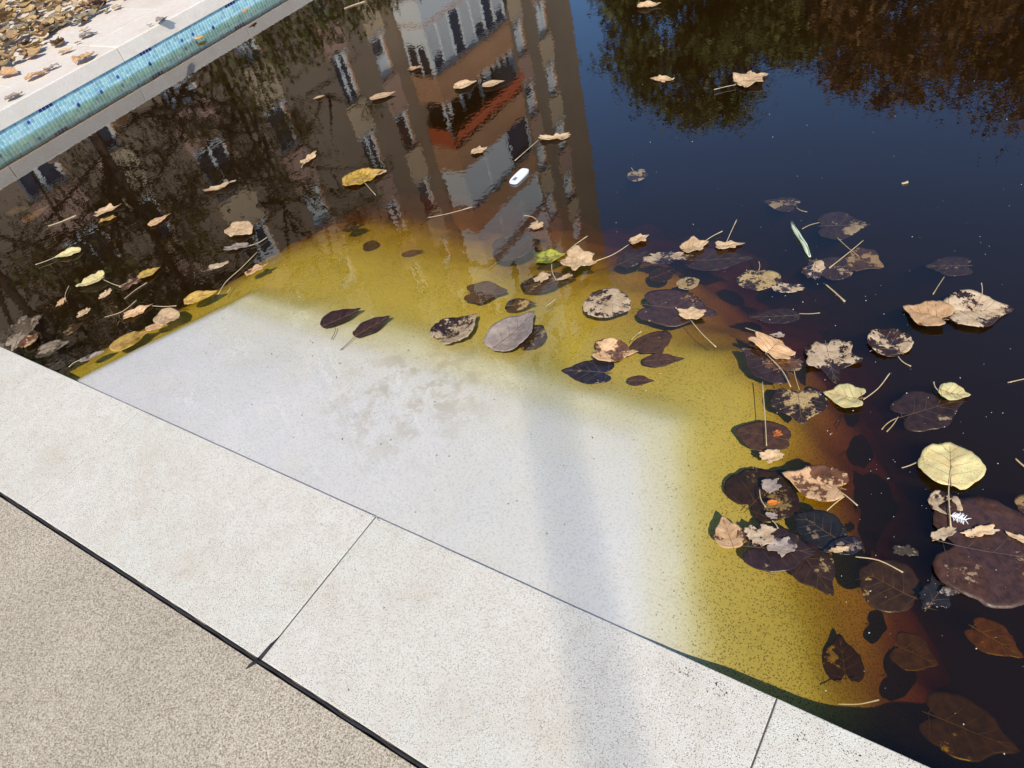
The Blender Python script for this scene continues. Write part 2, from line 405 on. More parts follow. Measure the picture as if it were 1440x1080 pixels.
# white entry platform with silted slopes
P = [(-2.60, .60), (-2.30, 1.20), (-.63, 1.19), (-.34, .60)]
def seg_d(p, a, b_):
    ax, ay = a; bx_, by_ = b_; dx, dy = bx_ - ax, by_ - ay
    t = max(0, min(1, ((p[0] - ax) * dx + (p[1] - ay) * dy) / (dx * dx + dy * dy)))
    return math.hypot(p[0] - ax - t * dx, p[1] - ay - t * dy)
def side(p, a, b_): return (b_[0] - a[0]) * (p[1] - a[1]) - (b_[1] - a[1]) * (p[0] - a[0])
def sstep(a, b_, x):
    t = max(0, min(1, (x - a) / (b_ - a))); return t * t * (3 - 2 * t)
def bed_z(x, y):
    n1 = noise.noise(Vector((x * 2.3, y * 2.3, 1))); n2 = noise.noise(Vector((x * 9, y * 9, 4))); n3 = noise.noise(Vector((x * 28, y * 28, 7)))
    inside = all(side((x, y), P[i], P[(i + 1) % 4]) < 0 for i in range(3)) and True
    top = -.0018 - .002 * sstep(-1.5, -.7, x) - .003 * sstep(.85, 1.2, y) + .0008 * n2 + .0004 * n3 + .0006 * n1
    if inside: 
        d = min(seg_d((x, y), P[0], P[1]) * 6, seg_d((x, y), P[1], P[2]), seg_d((x, y), P[2], P[3]))
        return top - .008 * (1 - sstep(0, .10, d))
    dl = seg_d((x, y), P[0], P[1]); df = seg_d((x, y), P[1], P[2]); dr = seg_d((x, y), P[2], P[3])
    d = min(dl, df, dr)
    # widths of the slope vary round the platform
    ang = math.atan2(y - .62, x + 1.45)
    lf = sstep(2.15, 2.65, ang)            # towards the left side
    wr = .33 + .21 * sstep(.45, 1.3, ang); fall = sstep(.6, 1.4, ang)
    w = wr * (1 - lf) + .26 * lf
    w *= 1 + .14 * n1 + .05 * n2
    s_ = d / w
    prof = .008 + .034 * sstep(0, .35, s_) + .026 * s_ + .10 * sstep(.6, 2.0, s_) + .06 * max(0, s_ - 1.2)
    prof += (1 - fall) * (.12 * sstep(.7, 1.6, s_) + .9 * sstep(1.2, 3.4, s_)) + fall * (.10 * sstep(1.2, 2.4, s_) + 1.0 * sstep(2.2, 4.4, s_))
    return top * (1 - sstep(0, .3, s_)) - min(prof, 1.31) + .002 * n2
b = MB(); X0, X1, Y0, Y1 = -3.9, 1.5, .6, 3.9; st = .02
nx = int((X1 - X0) / st); ny = int((Y1 - Y0) / st)
for j in range(ny + 1):
    for i in range(nx + 1):
        x = X0 + i * st; y = Y0 + j * st; b.v.append((x, y, bed_z(x, y)))
for j in range(ny):
    for i in range(nx):
        a = j * (nx + 1) + i; b.f.append((a, a + 1, a + nx + 2, a + nx + 1)); b.mi.append(0)
tag(b.build('pool_entry_platform', M['step'], smooth=True), kind='structure')

# water: one closed body
b = MB(); b.box(XW - .2, .45, -1.36, XE + .2, YF + .2, 0)
tag(b.build('water', M['water']), kind='structure')

# ------------------------------------------------------------------ leaves
TAU = 2 * math.pi
def outline(kind, th, sd):
    a = abs(((th + math.pi) % TAU) - math.pi)           # 0 at the tip, pi at the stalk
    g = lambda c, w: math.exp(-((a - c) / w) ** 2)
    e = noise.noise(Vector((math.cos(th) * 1.6, math.sin(th) * 1.6, sd))) * .10 + noise.noise(Vector((math.cos(th) * 6, math.sin(th) * 6, sd + 9))) * .05
    if kind == 'heart': r = 1 + .42 * g(0, .22) + .10 * g(0, .6) + .16 * g(2.55, .38) - .42 * g(math.pi, .22)
    elif kind == 'ovate': r = 1 + .38 * g(0, .22) + .12 * g(0, .6) - .06 * g(math.pi, .3)
    elif kind == 'round': r = 1 + .14 * g(0, .2) - .14 * g(math.pi, .2)
    elif kind == 'lobed':
        h1, h2, h3 = [.6 + .8 * ((math.sin(sd * q + (1.3 if math.sin(th) > 0 else 0)) * 43.7) % 1) for q in (1.7, 3.1, 5.3)]
        r = .80 + .50 * g(0, .28) * h1 + .36 * g(.85 + .25 * h2, .26) * h2 + .28 * g(1.8 + .2 * h3, .28) * h3 + .1 * g(2.6, .3) - .2 * g(math.pi, .25)
        e += noise.noise(Vector((math.cos(th) * 11, math.sin(th) * 11, sd))) * .12
    else: # scrap
        r = 1; e = noise.noise(Vector((math.cos(th) * 2.2, math.sin(th) * 2.2, sd))) * .55 + noise.noise(Vector((math.cos(th) * 8, math.sin(th) * 8, sd))) * .28
    return r + e
VEIN_DARK = {'cream', 'tan', 'pale', 'mottled', 'green', 'yellow'}
def leaf_blade(L, Wd, kind, cls, sd, fold=.12, curl=.0, rump=.05, dry=.5, seg=44, rings=8, gap=0):
    out = [(outline(kind, TAU * k / seg, sd) * math.cos(TAU * k / seg), outline(kind, TAU * k / seg, sd) * math.sin(TAU * k / seg)) for k in range(seg)]
    if kind in ('heart', 'ovate'):
        out = [(x, y * (1 - .10 * max(0, x))) for x, y in out]
    Wd *= 1.12
    x0 = min(p[0] for p in out); x1 = max(p[0] for p in out); yy = max(abs(p[1]) for p in out)
    out = [((p[0] - x0) / (x1 - x0) * L - L / 2, p[1] / yy * Wd / 2) for p in out]
    cx = 0 if kind != 'heart' else -.08 * L
    S = max(L, Wd)
    def zf(x, y):
        u = x / L; v = y / max(Wd, 1e-4)
        n = noise.noise(Vector((x / S * 2.6 + sd, y / S * 2.6, sd * 1.7))) + .45 * noise.noise(Vector((x / S * 7 + sd, y / S * 7, sd)))
        return abs(v) * 2 * fold * Wd * .5 + curl * L * (u * u * 2) + rump * S * n, n
    v = []; dr = []
    z, n = zf(cx, 0); v.append((cx, 0, z)); dr.append(n)
    for q in range(1, rings + 1):
        t = (q / rings) ** .85
        for k in range(seg):
            x = cx + (out[k][0] - cx) * t; y = out[k][1] * t
            z, n = zf(x, y)
            z += rump * S * .35 * t ** 4 * noise.noise(Vector((math.cos(TAU * k / seg) * 4, math.sin(TAU * k / seg) * 4, sd + 3)))
            v.append((x, y, z)); dr.append(n + .12 * (1 - t))
    f = []
    for k in range(seg): f.append((0, 1 + k, 1 + (k + 1) % seg))
    for q in range(rings - 1):
        a = 1 + q * seg
        for k in range(seg): f.append((a + k, a + seg + k, a + seg + (k + 1) % seg, a + (k + 1) % seg))
    N = len(v); th = .0007
    v2 = [(x, y, z - th) for x, y, z in v]; f2 = [tuple(N + i for i in reversed(q)) for q in f]
    a = 1 + (rings - 1) * seg
    rim = [(a + k, N + a + k, N + a + (k + 1) % seg, a + (k + 1) % seg) for k in range(seg)]
    me = D.meshes.new('blade'); me.from_pydata(v + v2, [], f + f2 + rim)
    me.polygons.foreach_set('use_smooth', [True] * len(me.polygons))
    at = me.attributes.new('dry', 'FLOAT', 'POINT')
    dd = [dry + .55 * x for x in dr]; at.data.foreach_set('value', dd + dd)
    me.materials.append(LM[cls]); me.update()
    return me, zf, out
def veins(parent, L, Wd, zf, out, cls, kind):
    b = MB(); bx0 = -L / 2; n = 14; hi = .0004
    pts = [(bx0 + L * .96 * i / n, 0) for i in range(n + 1)]
    b.tube([(x, y, zf(x, y)[0] + hi) for x, y in pts], [.0010 * (1 - .75 * i / n) for i in range(n + 1)], 5)
    hwid = lambda x: max((abs(p[1]) for p in out if abs(p[0] - x) < L * .06), default=0)
    for k in range(5):
        xs = bx0 + L * (.07 + .17 * k)
        for sgn in (1, -1):
            xe = xs + L * (.20 if k else .06); ye = sgn * hwid(xe) * .82
            q = [(xs + (xe - xs) * t ** .85, ye * t) for t in (0, .25, .5, .75, 1)]
            b.tube([(x, y, zf(x, y)[0] + hi) for x, y in q], [.0006, .0005, .0004, .0003, .0002], 4)
    return b.build('veins', M['vein_dark' if cls in VEIN_DARK else 'vein_pale'], parent, smooth=True)
def stem_build(pts, parent, loc, rz, mat='stem', r=.0014, name='stem'):
    """a curved stalk through world points, built in the frame of its leaf"""
    P_ = [Vector(p) for p in pts]
    if len(P_) == 2:
        d = P_[1] - P_[0]; s_ = Vector((-d.y, d.x, 0)) * random.uniform(-.10, .10)
        P_ = [P_[0], P_[0].lerp(P_[1], .33) + s_, P_[0].lerp(P_[1], .66) + s_, P_[1]]
    Q = []
    for i in range(len(P_) - 1):
        p0 = P_[max(i - 1, 0)]; p1 = P_[i]; p2 = P_[i + 1]; p3 = P_[min(i + 2, len(P_) - 1)]
        for t in (0, .25, .5, .75):
            Q.append(.5 * ((2 * p1) + (p2 - p0) * t + (2 * p0 - 5 * p1 + 4 * p2 - p3) * t * t + (3 * p1 - p0 - 3 * p2 + p3) * t ** 3))
    Q.append(P_[-1])
    if parent:
        rot = Matrix.Rotation(-rz, 3, 'Z'); Q = [rot @ (q - Vector(loc)) for q in Q]
    n = len(Q); b = MB(); rr = [r * (.8 + .2 * i / n) for i in range(n)]; rr[-1] = r * 1.25; rr[-2] = r * 1.15
    b.tube(Q, rr, 6)
    return b.build(name, M[mat], parent, smooth=True)
LN = [0]
def leaf(base, tip, wr, kind, cls, label, stems=(), z=.004, fold=.16, curl=.06, rump=.07, dry=.5, name='fallen_leaf', group='leaves floating on the pool', zs=None, sm=None, vn=True, cat='leaf'):
    LN[0] += 1; sd = LN[0] * 3.137
    a = W(*base, z); c = W(*tip, z); d = c - a; L = d.length; rz = math.atan2(d.y, d.x); mid = (a + c) / 2
    o = tag(empty(name, mid, rz), label, cat, group)
    wr *= 1.14 if abs(tip[0] - base[0]) > abs(tip[1] - base[1]) else .9
    me, zf, out = leaf_blade(L, L * wr, kind, cls, sd, fold, curl, rump, dry)
    bo = D.objects.new('blade', me); col.objects.link(bo); bo.parent = o
    if vn and L > .06: veins(o, L, L * wr, zf, out, cls, kind)
    for st_ in stems:
        pts = [W(x, y, (z if zs is None else zs) + .003) for x, y in st_]
        stem_build(pts, o, mid, rz, sm or ('stem' if cls not in ('dark', 'navy') else 'stem_dark'))
    return o
def wtwig(pts, label, z=.003, r=.0015, mat='twig', name='floating_stalk', group='loose stalks floating on the pool', cat='leaf stalk'):
    o = stem_build([W(x, y, z) for x, y in pts], None, None, 0, mat, r, name)
    return tag(o, label, cat, group)

UP = dict(z=.004); WET = dict(z=-.003, rump=.018, fold=.02, curl=0, dry=.1)
exec_leaves = []
def wet(*a, **k):
    kk = dict(z=-.012, rump=.02, fold=.02, curl=0, dry=.12, sm='stem'); kk.update(k); return leaf(*a, **kk)
def sunk(*a, depth=.05, **k):
    kk = dict(z=-depth, rump=.03, fold=.03, curl=0, dry=.1, group='leaves sunk in the pool', name='sunken_leaf'); kk.update(k); return leaf(*a, **kk)

# --- upper right, open water
leaf((896, 9), (930, 6), .5, 'ovate', 'cream', 'pale cream leaf at the top edge of the picture over the dark tree reflection', z=.006, dry=.95)
leaf((914, 111), (948, 112), .45, 'scrap', 'cream', 'tiny cream leaf left of the big lobed leaf on the dark tree reflection', dry=.95)
leaf((1033, 118), (1081, 104), .75, 'lobed', 'cream', 'cream lobed leaf with a long stalk pointing left on the dark tree reflection', [[(1035, 119), (1020, 122), (1004, 126)]], z=.008, dry=.95, rump=.07)
wet((882, 247), (912, 246), .85, 'round', 'mottled', 'small round brown rimmed leaf alone on blue water right of the building edge', [[(893, 242), (888, 236)]], dry=.45)
wtwig([(1268, 258), (1276, 256)], 'tiny pale chip alone on the dark blue water far right', r=.004, name='pale_chip', cat='debris', group=None)
wet((1122, 290), (1073, 282), .6, 'heart', 'dark', 'submerged purple brown leaf with one pale corner, highest of the right hand cluster', [[(1120, 292), (1135, 298)]], dry=.3)
wet((1150, 318), (1222, 316), .85, 'heart', 'dark', 'large dark leaf right of the pale twisted pod with pale spots on its lower rim', [[(1152, 313), (1128, 322)]], dry=.28)
wet((1195, 374), (1137, 382), .8, 'heart', 'dark', 'dark submerged leaf under the crossing stalks below the twisted pod', dry=.15, z=-.01)
wet((1190, 358), (1243, 376), .8, 'heart', 'brown', 'brown leaf with cream centre joined to two crossed stalks', [[(1207, 360), (1192, 348), (1177, 334)]], dry=.38)
wtwig([(1214, 338), (1195, 354), (1166, 377)], 'long thin stalk crossing another stalk above the brown leaf with cream centre')
wet((1067, 379), (1067, 409), 1.3, 'round', 'mottled', 'small round dark leaf with a cream patch in the middle and upright stalk', [[(1067, 380), (1067, 368)]], dry=.5)
wet((1085, 405), (1132, 404), .42, 'scrap', 'mottled', 'ragged cream flecked scrap right of the small round leaf with cream patch', dry=.62, z=.0)
wet((1148, 364), (1143, 393), .7, 'scrap', 'mottled', 'crumpled dark scrap with cream flecks just under the lower end of the pod', dry=.5, z=.0)
wtwig([(1161, 400), (1174, 411), (1188, 424)], 'short pale greenish stalk floating below the dark leaves under the pod', r=.0026)
wet((1367, 374), (1300, 374), .62, 'heart', 'dark', 'dark leaf with an orange tan spot in its centre on the far right water', [[(1328, 389), (1320, 401), (1312, 414)]], dry=.22)
leaf((1334, 452), (1269, 432), .72, 'heart', 'tan', 'curled tan orange leaf touching the big cream mottled leaf on the right', [[(1329, 441), (1343, 436)]], z=.006, dry=.9, fold=.25)
leaf((1326, 440), (1426, 436), .72, 'ovate', 'mottled', 'big leaf thickly mottled cream over dark, right of the tan orange curled leaf', [[(1381, 413), (1380, 398)]], z=-.001, dry=.44, rump=.035)
leaf((1270, 500), (1228, 464), .75, 'round', 'mottled', 'ragged brown leaf with a rusty mottled middle left of and below the tan orange leaf', [[(1263, 501), (1281, 515)]], z=.0, dry=.45)
leaf((1160, 482), (1176, 540), 1.0, 'lobed', 'mottled', 'heavily cream mottled leaf above the pale yellow green heart leaf', z=.0, dry=.46, rump=.05)
wet((1118, 528), (1042, 490), .62, 'heart', 'dark', 'large wet dark leaf lying under the pinkish lobed leaf', dry=.2, z=-.008)
leaf((1076, 498), (1100, 480), 1.7, 'lobed', 'tan', 'pinkish tan lobed leaf with stalk pointing down right at the edge of the yellow shelf', [[(1078, 498), (1100, 521), (1112, 544)]], z=.008, dry=.95, rump=.07)
wet((1072, 512), (1132, 508), .5, 'scrap', 'tan', 'wet rusty orange leaf beside the stalk of the pinkish lobed leaf', dry=.35, z=-.003)
wet((1125, 443), (1050, 446), .38, 'ovate', 'dark', 'long narrow dark leaf with a pale stalk pointing right below the flecked scrap', [[(1124, 441), (1153, 440)]], dry=.2)
wtwig([(1048, 461), (1066, 467), (1085, 474)], 'thin pale stalk just above the pinkish lobed leaf')
leaf((1082, 470), (1104, 472), .45, 'scrap', 'grey', 'small grey scrap resting above the pinkish lobed leaf', dry=.8)
# --- right, middle
leaf((1216, 562), (1157, 553), .68, 'heart', 'pale', 'pale yellow green heart leaf with stalk rising to the right', [[(1214, 562), (1235, 546), (1251, 525)]], z=.006, dry=.85, fold=.15)
wet((1121, 546), (1128, 596), 1.15, 'heart', 'mottled', 'brown speckled ragged leaf left of the pale yellow green heart leaf', [[(1124, 548), (1118, 528), (1115, 505)]], dry=.42)
wet((1262, 588), (1356, 560), .62, 'heart', 'dark', 'large dark brown leaf carrying the smaller pale yellow leaf on its right end', [[(1263, 586), (1247, 607)], [(1261, 588), (1240, 604)]], dry=.06)
leaf((1319, 549), (1365, 556), .68, 'ovate', 'pale', 'small pale yellow leaf resting on the right end of a large dark leaf', [[(1320, 550), (1315, 544), (1313, 537)]], z=.008, dry=.9)
wtwig([(1417, 538), (1440, 533), (1456, 531)], 'pale stalk cut by the right edge above the large dark leaf')
leaf((1337, 686), (1336, 622), 1.02, 'round', 'pale', 'large round pale yellow leaf with a long stalk pointing straight down', [[(1338, 655), (1334, 690), (1337, 741)]], z=.008, dry=.9, fold=.08)
leaf((1306, 700), (1354, 718), .72, 'round', 'mottled', 'small brown and cream leaf beneath the stalk of the round pale yellow leaf', z=-.001, dry=.5)
leaf((1310, 762), (1530, 800), .78, 'heart', 'brown', 'very large dark leaf with branching veins and dry cream upper rim at the right edge', z=-.003, dry=.12, rump=.02, fold=.03)
leaf((1308, 760), (1345, 742), .35, 'scrap', 'mottled', 'cream crust strip on the left end of the very large veined leaf', z=.004, dry=.62, vn=False)
leaf((1350, 752), (1405, 744), .28, 'scrap', 'cream', 'dry cream strip along the top rim of the very large veined leaf', z=.004, dry=.75, vn=False)
leaf((1412, 748), (1460, 768), .2, 'scrap', 'cream', 'narrow cream strip where the very large veined leaf meets the right edge', z=.004, dry=.8, vn=False)
wet((1429, 712), (1466, 706), .8, 'round', 'brown', 'brown leaf cut by the right edge beside the round pale yellow leaf', dry=.3)
wtwig([(1428, 645), (1438, 654), (1452, 664)], 'thick pale stalk cut by the right edge beside the round pale yellow leaf', r=.0024)
wtwig([(1268, 658), (1278, 655), (1290, 650)], 'short brownish stalk left of the round pale yellow leaf')
# --- cluster at the edge of the yellow shelf
sunk((1112, 618), (1034, 606), .62, 'round', 'brown', 'round brown leaf just under water with an orange spot and a long upright stalk above', [[(1078, 627), (1076, 590), (1072, 537)]], depth=.012, zs=.003, sm='stem')
leaf((1086, 612), (1100, 608), .7, 'scrap', 'orange', 'small orange spot on the round brown leaf under water', z=-.006, dry=.8, vn=False)
sunk((1046, 720), (1108, 660), .85, 'heart', 'dark', 'dark sunken leaf under the pale flecked scraps left of the cream brown leaf', depth=.03)
leaf((1068, 643), (1103, 640), .6, 'scrap', 'cream', 'ragged cream scrap below the round brown leaf with the orange spot', z=.003, dry=.8, vn=False)
leaf((1074, 690), (1096, 676), .8, 'scrap', 'grey', 'pale grey scrap above the tiny orange leaflet', z=.002, dry=.75, vn=False)
leaf((1079, 707), (1098, 706), .38, 'ovate', 'orange', 'tiny bright orange leaflet in the dark leaf cluster', z=.004, dry=.9)
leaf((1076, 722), (1094, 728), .5, 'scrap', 'grey', 'small grey scrap just below the tiny orange leaflet', z=.002, dry=.7, vn=False)
wtwig([(1068, 688), (1070, 702), (1077, 713)], 'thin curved stalk left of the tiny orange leaflet')
wtwig([(1086, 732), (1094, 743)], 'very short stalk under the grey scrap below the orange leaflet')
leaf((1190, 690), (1099, 667), .62, 'heart', 'tan', 'cream and brown blotched leaf with two pale stalks at its right end', [[(1160, 682), (1184, 693), (1206, 711)], [(1163, 718), (1174, 708), (1187, 698)]], z=.005, dry=.66, rump=.05)
leaf((1032, 773), (1016, 727), .78, 'ovate', 'tan', 'small brown upright leaf standing alone on the yellow slope', z=.002, dry=.6, fold=.15)
wet((1044, 768), (1150, 776), .62, 'heart', 'dark', 'big dark leaf crusted with two grey cream patches', dry=.15, z=-.006)
leaf((1052, 760), (1092, 742), .7, 'scrap', 'mottled', 'upper grey cream crust on the big dark leaf', z=.001, dry=.55, vn=False)
leaf((1078, 772), (1120, 764), .7, 'scrap', 'grey', 'lower grey crust on the big dark leaf', z=.001, dry=.6, vn=False)
wet((1184, 762), (1120, 722), .68, 'round', 'navy', 'oval purple black leaf right of the crusted leaf', dry=.18)
wet((1212, 762), (1156, 775), .42, 'ovate', 'navy', 'small black leaf with a cream streak left of a long curved stalk', dry=.3, z=-.003)
leaf((1163, 774), (1196, 772), .25, 'scrap', 'cream', 'cream streak dried on the small black leaf', z=.004, dry=.85, vn=False)
wtwig([(1203, 783), (1236, 788), (1270, 805)], 'long pale curved stalk right of the small black leaf with a cream streak')
sunk((1120, 768), (1172, 838), .75, 'heart', 'dark', 'dark sunken leaf pointing down into the yellow slope below the crusted leaf', depth=.02)
sunk((1292, 845), (1208, 800), .85, 'round', 'dark', 'big dark red brown leaf sunk below the long curved stalk', depth=.03)
sunk((1190, 960), (1180, 890), .75, 'heart', 'dark', 'dark sunken leaf on the slope nearest the coping', depth=.10)
sunk((1255, 905), (1320, 935), .8, 'heart', 'brown', 'olive brown leaf sunk deep between two darker ones near the coping', depth=.09)
sunk((1362, 878), (1440, 925), .6, 'heart', 'tan', 'yellow orange leaf sunk in black water at the lower right edge', depth=.10)
sunk((1296, 1000), (1436, 1056), .62, 'heart', 'dark', 'large purple grey leaf under water at the bottom right corner', depth=.10)
sunk((1300, 860), (1345, 800), .5, 'scrap', 'navy', 'black crumpled scrap under the very large veined leaf', depth=.01)
leaf((1326, 838), (1352, 812), .5, 'scrap', 'grey', 'dark grey crumpled scrap beside the very large veined leaf', z=-.002, dry=.35, vn=False)
wet((1255, 776), (1290, 772), .5, 'scrap', 'grey', 'faint grey scrap above the sunken red brown leaf', dry=.35)
wtwig([(1178, 990), (1208, 990), (1236, 984)], 'thin pale stalk lying near the coping in olive water', z=-.01)
# --- shelf, centre right
leaf((794, 360), (838, 372), .78, 'lobed', 'cream', 'crinkled cream lobed leaf right of the green leaf', [[(797, 354), (810, 343), (826, 332)]], z=.010, dry=.98, rump=.09)
leaf((885, 341), (913, 331), .55, 'lobed', 'cream', 'small cream leaf with a very long stalk running left to the crinkled leaf', [[(884, 344), (862, 358), (838, 367)]], z=.008, dry=.95)
sunk((870, 372), (912, 352), .6, 'ovate', 'dark', 'dark leaf sunk beneath the small cream leaf with the very long stalk', depth=.02)
leaf((958, 352), (997, 340), .75, 'lobed', 'cream', 'cream crumpled leaf at the left of the pale pair above the shelf', [[(990, 340), (1002, 332), (1016, 325)]], z=.006, dry=.9, rump=.07)
leaf((1006, 348), (1048, 342), .42, 'lobed', 'cream', 'thin cream leaf with a stalk standing up at the right of the pale pair', [[(1021, 342), (1028, 326), (1036, 309)]], z=.006, dry=.92)
wet((965, 366), (1062, 362), .45, 'heart', 'dark', 'broad dark purple leaf submerged below the pale pair', dry=.12, z=-.012)
wet((904, 363), (976, 360), .32, 'scrap', 'mottled', 'string of cream flecks on a dark wet leaf left of the pale pair', dry=.55, z=-.001)
sunk((914, 392), (946, 380), .8, 'round', 'dark', 'small dark blob of a leaf sunk below the string of cream flecks', depth=.04)
wet((952, 402), (984, 394), .7, 'round', 'mottled', 'small mottled leaf between the round leaf and the large brown one', dry=.5)
wet((826, 418), (886, 436), .72, 'round', 'mottled', 'rounded dark leaf with pinkish cream ridges on the yellow shelf', dry=.52, z=.0, rump=.03)
wet((900, 428), (1010, 442), .58, 'heart', 'brown', 'largest smooth brown leaf on the yellow shelf', dry=.05, z=-.004)
leaf((972, 450), (975, 432), 1.5, 'lobed', 'cream', 'small pinkish cream leaf lying on the largest smooth brown leaf', [[(971, 450), (988, 470), (1007, 488)], [(962, 446), (950, 432)]], z=.005, dry=.92)
sunk((908, 470), (930, 498), 1.3, 'ovate', 'brown', 'brown shape sunk below the largest smooth leaf, pointed at the bottom', depth=.02)  # brown blade shape just under water, pointed at its lower end
leaf((834, 494), (898, 496), .6, 'heart', 'tan', 'tan and brown leaf pair overlapping the blackish pointed leaf', z=.001, dry=.55)
wet((862, 524), (789, 520), .52, 'heart', 'navy', 'blackish pointed leaf at the lower edge of the yellow shelf', dry=.1, z=.0)
wet((903, 508), (963, 504), .36, 'ovate', 'brown', 'dark narrow lens shaped leaf right of the tan pair', dry=.02)
wet((882, 535), (920, 535), .42, 'ovate', 'brown', 'small brown leaf below the dark lens shaped leaf', dry=.05)
# --- shelf, centre
wet((452, 460), (508, 434), .45, 'ovate', 'dark', 'folded dark leaf, left of two on the white platform rim', [[(472, 461), (466, 477)]], z=.002, dry=-.1, fold=.3, sm='stem_dark')
wet((498, 473), (549, 444), .45, 'ovate', 'dark', 'narrow dark leaf with a stalk, right of two on the white platform rim', [[(498, 474), (488, 484), (479, 492)]], z=.002, dry=-.1, fold=.15, sm='stem_dark')
wet((654, 412), (714, 408), .62, 'heart', 'brown', 'smooth reddish brown leaf on the yellow shelf left of centre', dry=.05)
leaf((616, 482), (671, 443), .72, 'heart', 'mottled', 'dark edged heart leaf with pale tan blotches by the white platform rim', z=.001, dry=.55)
leaf((692, 494), (752, 440), .55, 'ovate', 'grey', 'dull pinkish grey leaf curled over a darker half at the white platform rim', z=.005, dry=.95, rump=.04)
wet((728, 488), (764, 458), .75, 'round', 'dark', 'dark round half leaf under the dull pink leaf', dry=.1)
wet((710, 430), (754, 426), .5, 'ovate', 'mottled', 'small dark mottled leaf directly above the dull pink leaf', dry=.42)
wet((732, 405), (812, 384), .4, 'ovate', 'dark', 'long dark leaf with cream scraps below the green leaf', dry=.25)
leaf((754, 398), (770, 384), .7, 'scrap', 'cream', 'upper cream scrap on the long dark leaf below the green leaf', z=.003, dry=.8, vn=False)
leaf((782, 395), (806, 386), .35, 'scrap', 'cream', 'lower cream scrap on the long dark leaf below the green leaf', z=.003, dry=.8, vn=False)
leaf((752, 364), (796, 358), .55, 'heart', 'green', 'bright green yellow leaf beside the crinkled cream lobed leaf', [[(776, 371), (782, 394)]], z=.001, dry=.55)
sunk((692, 352), (758, 340), .78, 'round', 'brown', 'large brown leaf sunk in the reflection of the balconies', depth=.012)
leaf((744, 318), (765, 318), .7, 'scrap', 'cream', 'small cream scrap above the large sunken brown leaf', [[(757, 312), (749, 305), (737, 303)]], z=.004, dry=.9, vn=False)
sunk((482, 322), (513, 316), .6, 'ovate', 'dark', 'dark sunken leaf at the top left of the yellow shelf', depth=.03)
sunk((510, 348), (533, 342), .75, 'round', 'brown', 'small round brown spot of a leaf sunk on the yellow shelf', depth=.06)
sunk((565, 358), (596, 352), .35, 'ovate', 'brown', 'thin brown leaf sunk on the yellow shelf', depth=.06)
wtwig([(602, 306), (632, 300), (664, 291)], 'long pale stalk floating in the brown reflection of the building')
wtwig([(767, 431), (781, 421)], 'short pale stalk right of the small dark mottled leaf')
wtwig([(888, 478), (902, 466)], 'short pale stalk above the tan pair')
# --- in the building reflection
leaf((520, 140), (557, 130), .42, 'ovate', 'cream', 'yellowish cream oval leaf in the building reflection near the left window column', z=.007, dry=.98, rump=.03)
leaf((638, 124), (671, 114), .62, 'ovate', 'cream', 'peach cream leaf, left of a close pair in the building reflection', z=.007, dry=.98, rump=.03)
leaf((678, 121), (710, 114), .5, 'ovate', 'cream', 'peach cream leaf, right of a close pair in the building reflection', z=.007, dry=.98, rump=.03)
leaf((661, 216), (686, 208), .6, 'lobed', 'cream', 'small cream leaf left of the grey shutter reflection', z=.006, dry=.95)
leaf((757, 196), (803, 190), .35, 'scrap', 'cream', 'thin cream leaf with long stalk down left above the white plastic tag', [[(757, 197), (742, 210), (724, 226)]], z=.006, dry=.9)
leaf((482, 258), (540, 242), .58, 'ovate', 'yellow', 'yellow and red brown mottled leaf with stalk at lower right', [[(512, 256), (520, 265), (528, 274)]], z=.001, dry=.5)
leaf((519, 247), (544, 241), .5, 'scrap', 'cream', 'cream scrap on the right end of the yellow mottled leaf', z=.005, dry=.85, vn=False)
leaf((440, 140), (457, 134), .4, 'scrap', 'cream', 'tiny cream sliver at the left of the building reflection', dry=.9)
leaf((572, 98), (594, 94), .5, 'scrap', 'tan', 'tiny tan leaf against the white balcony reflection', dry=.8)
leaf((425, 232), (446, 213), .35, 'lobed', 'cream', 'slim cream leaf on the dark branch reflection', [[(428, 228), (424, 236)]], z=.006, dry=.9)
wtwig([(484, 12), (497, 7), (513, 2)], 'white sliver of a stalk at the top edge of the picture', r=.004)
# --- left, dark water
leaf((286, 270), (334, 256), .3, 'lobed', 'cream', 'long thin cream leaf twisted in the upper left dark water', z=.006, dry=.92)
leaf((132, 302), (173, 288), .42, 'lobed', 'cream', 'cream ragged leaf in the left dark water nearest the blue tiles', z=.006, dry=.92)
leaf((139, 313), (164, 304), .42, 'scrap', 'yellow', 'small yellowish scrap just below the ragged cream leaf', dry=.7)
sunk((32, 312), (68, 290), .5, 'ovate', 'tan', 'tan leaf under the surface at the far left', depth=.008)
sunk((8, 300), (42, 292), .5, 'ovate', 'brown', 'brown leaf under the surface at the left edge', depth=.012)
wtwig([(68, 318), (88, 311), (107, 303)], 'pale stalk at the left between a tan sunken leaf and cream leaves', r=.003)
leaf((209, 318), (241, 300), .38, 'ovate', 'tan', 'slim tan leaf right of the ragged cream leaf on the left', z=.006, dry=.85)
leaf((323, 320), (354, 328), .6, 'round', 'cream', 'pinkish cream rounded leaf left of the yellow shelf', z=.007, dry=.97)
leaf((315, 351), (354, 344), .3, 'scrap', 'grey', 'greyish leaf with a long stalk pointing up right', [[(350, 346), (364, 341), (375, 334)]], z=.004, dry=.8)
leaf((114, 352), (76, 363), .38, 'ovate', 'pale', 'pale yellow narrow leaf with stalk pointing left', [[(77, 362), (62, 368), (50, 372)]], z=.007, dry=.95, fold=.2)
leaf((148, 388), (107, 404), .6, 'heart', 'pale', 'pale buff heart leaf with its stalk touching a brown leaf', [[(145, 393), (158, 399), (170, 403)]], z=.008, dry=.92)
leaf((171, 408), (201, 388), .6, 'scrap', 'brown', 'brown mottled leaf between the buff heart leaf and a golden one', z=.002, dry=.5)
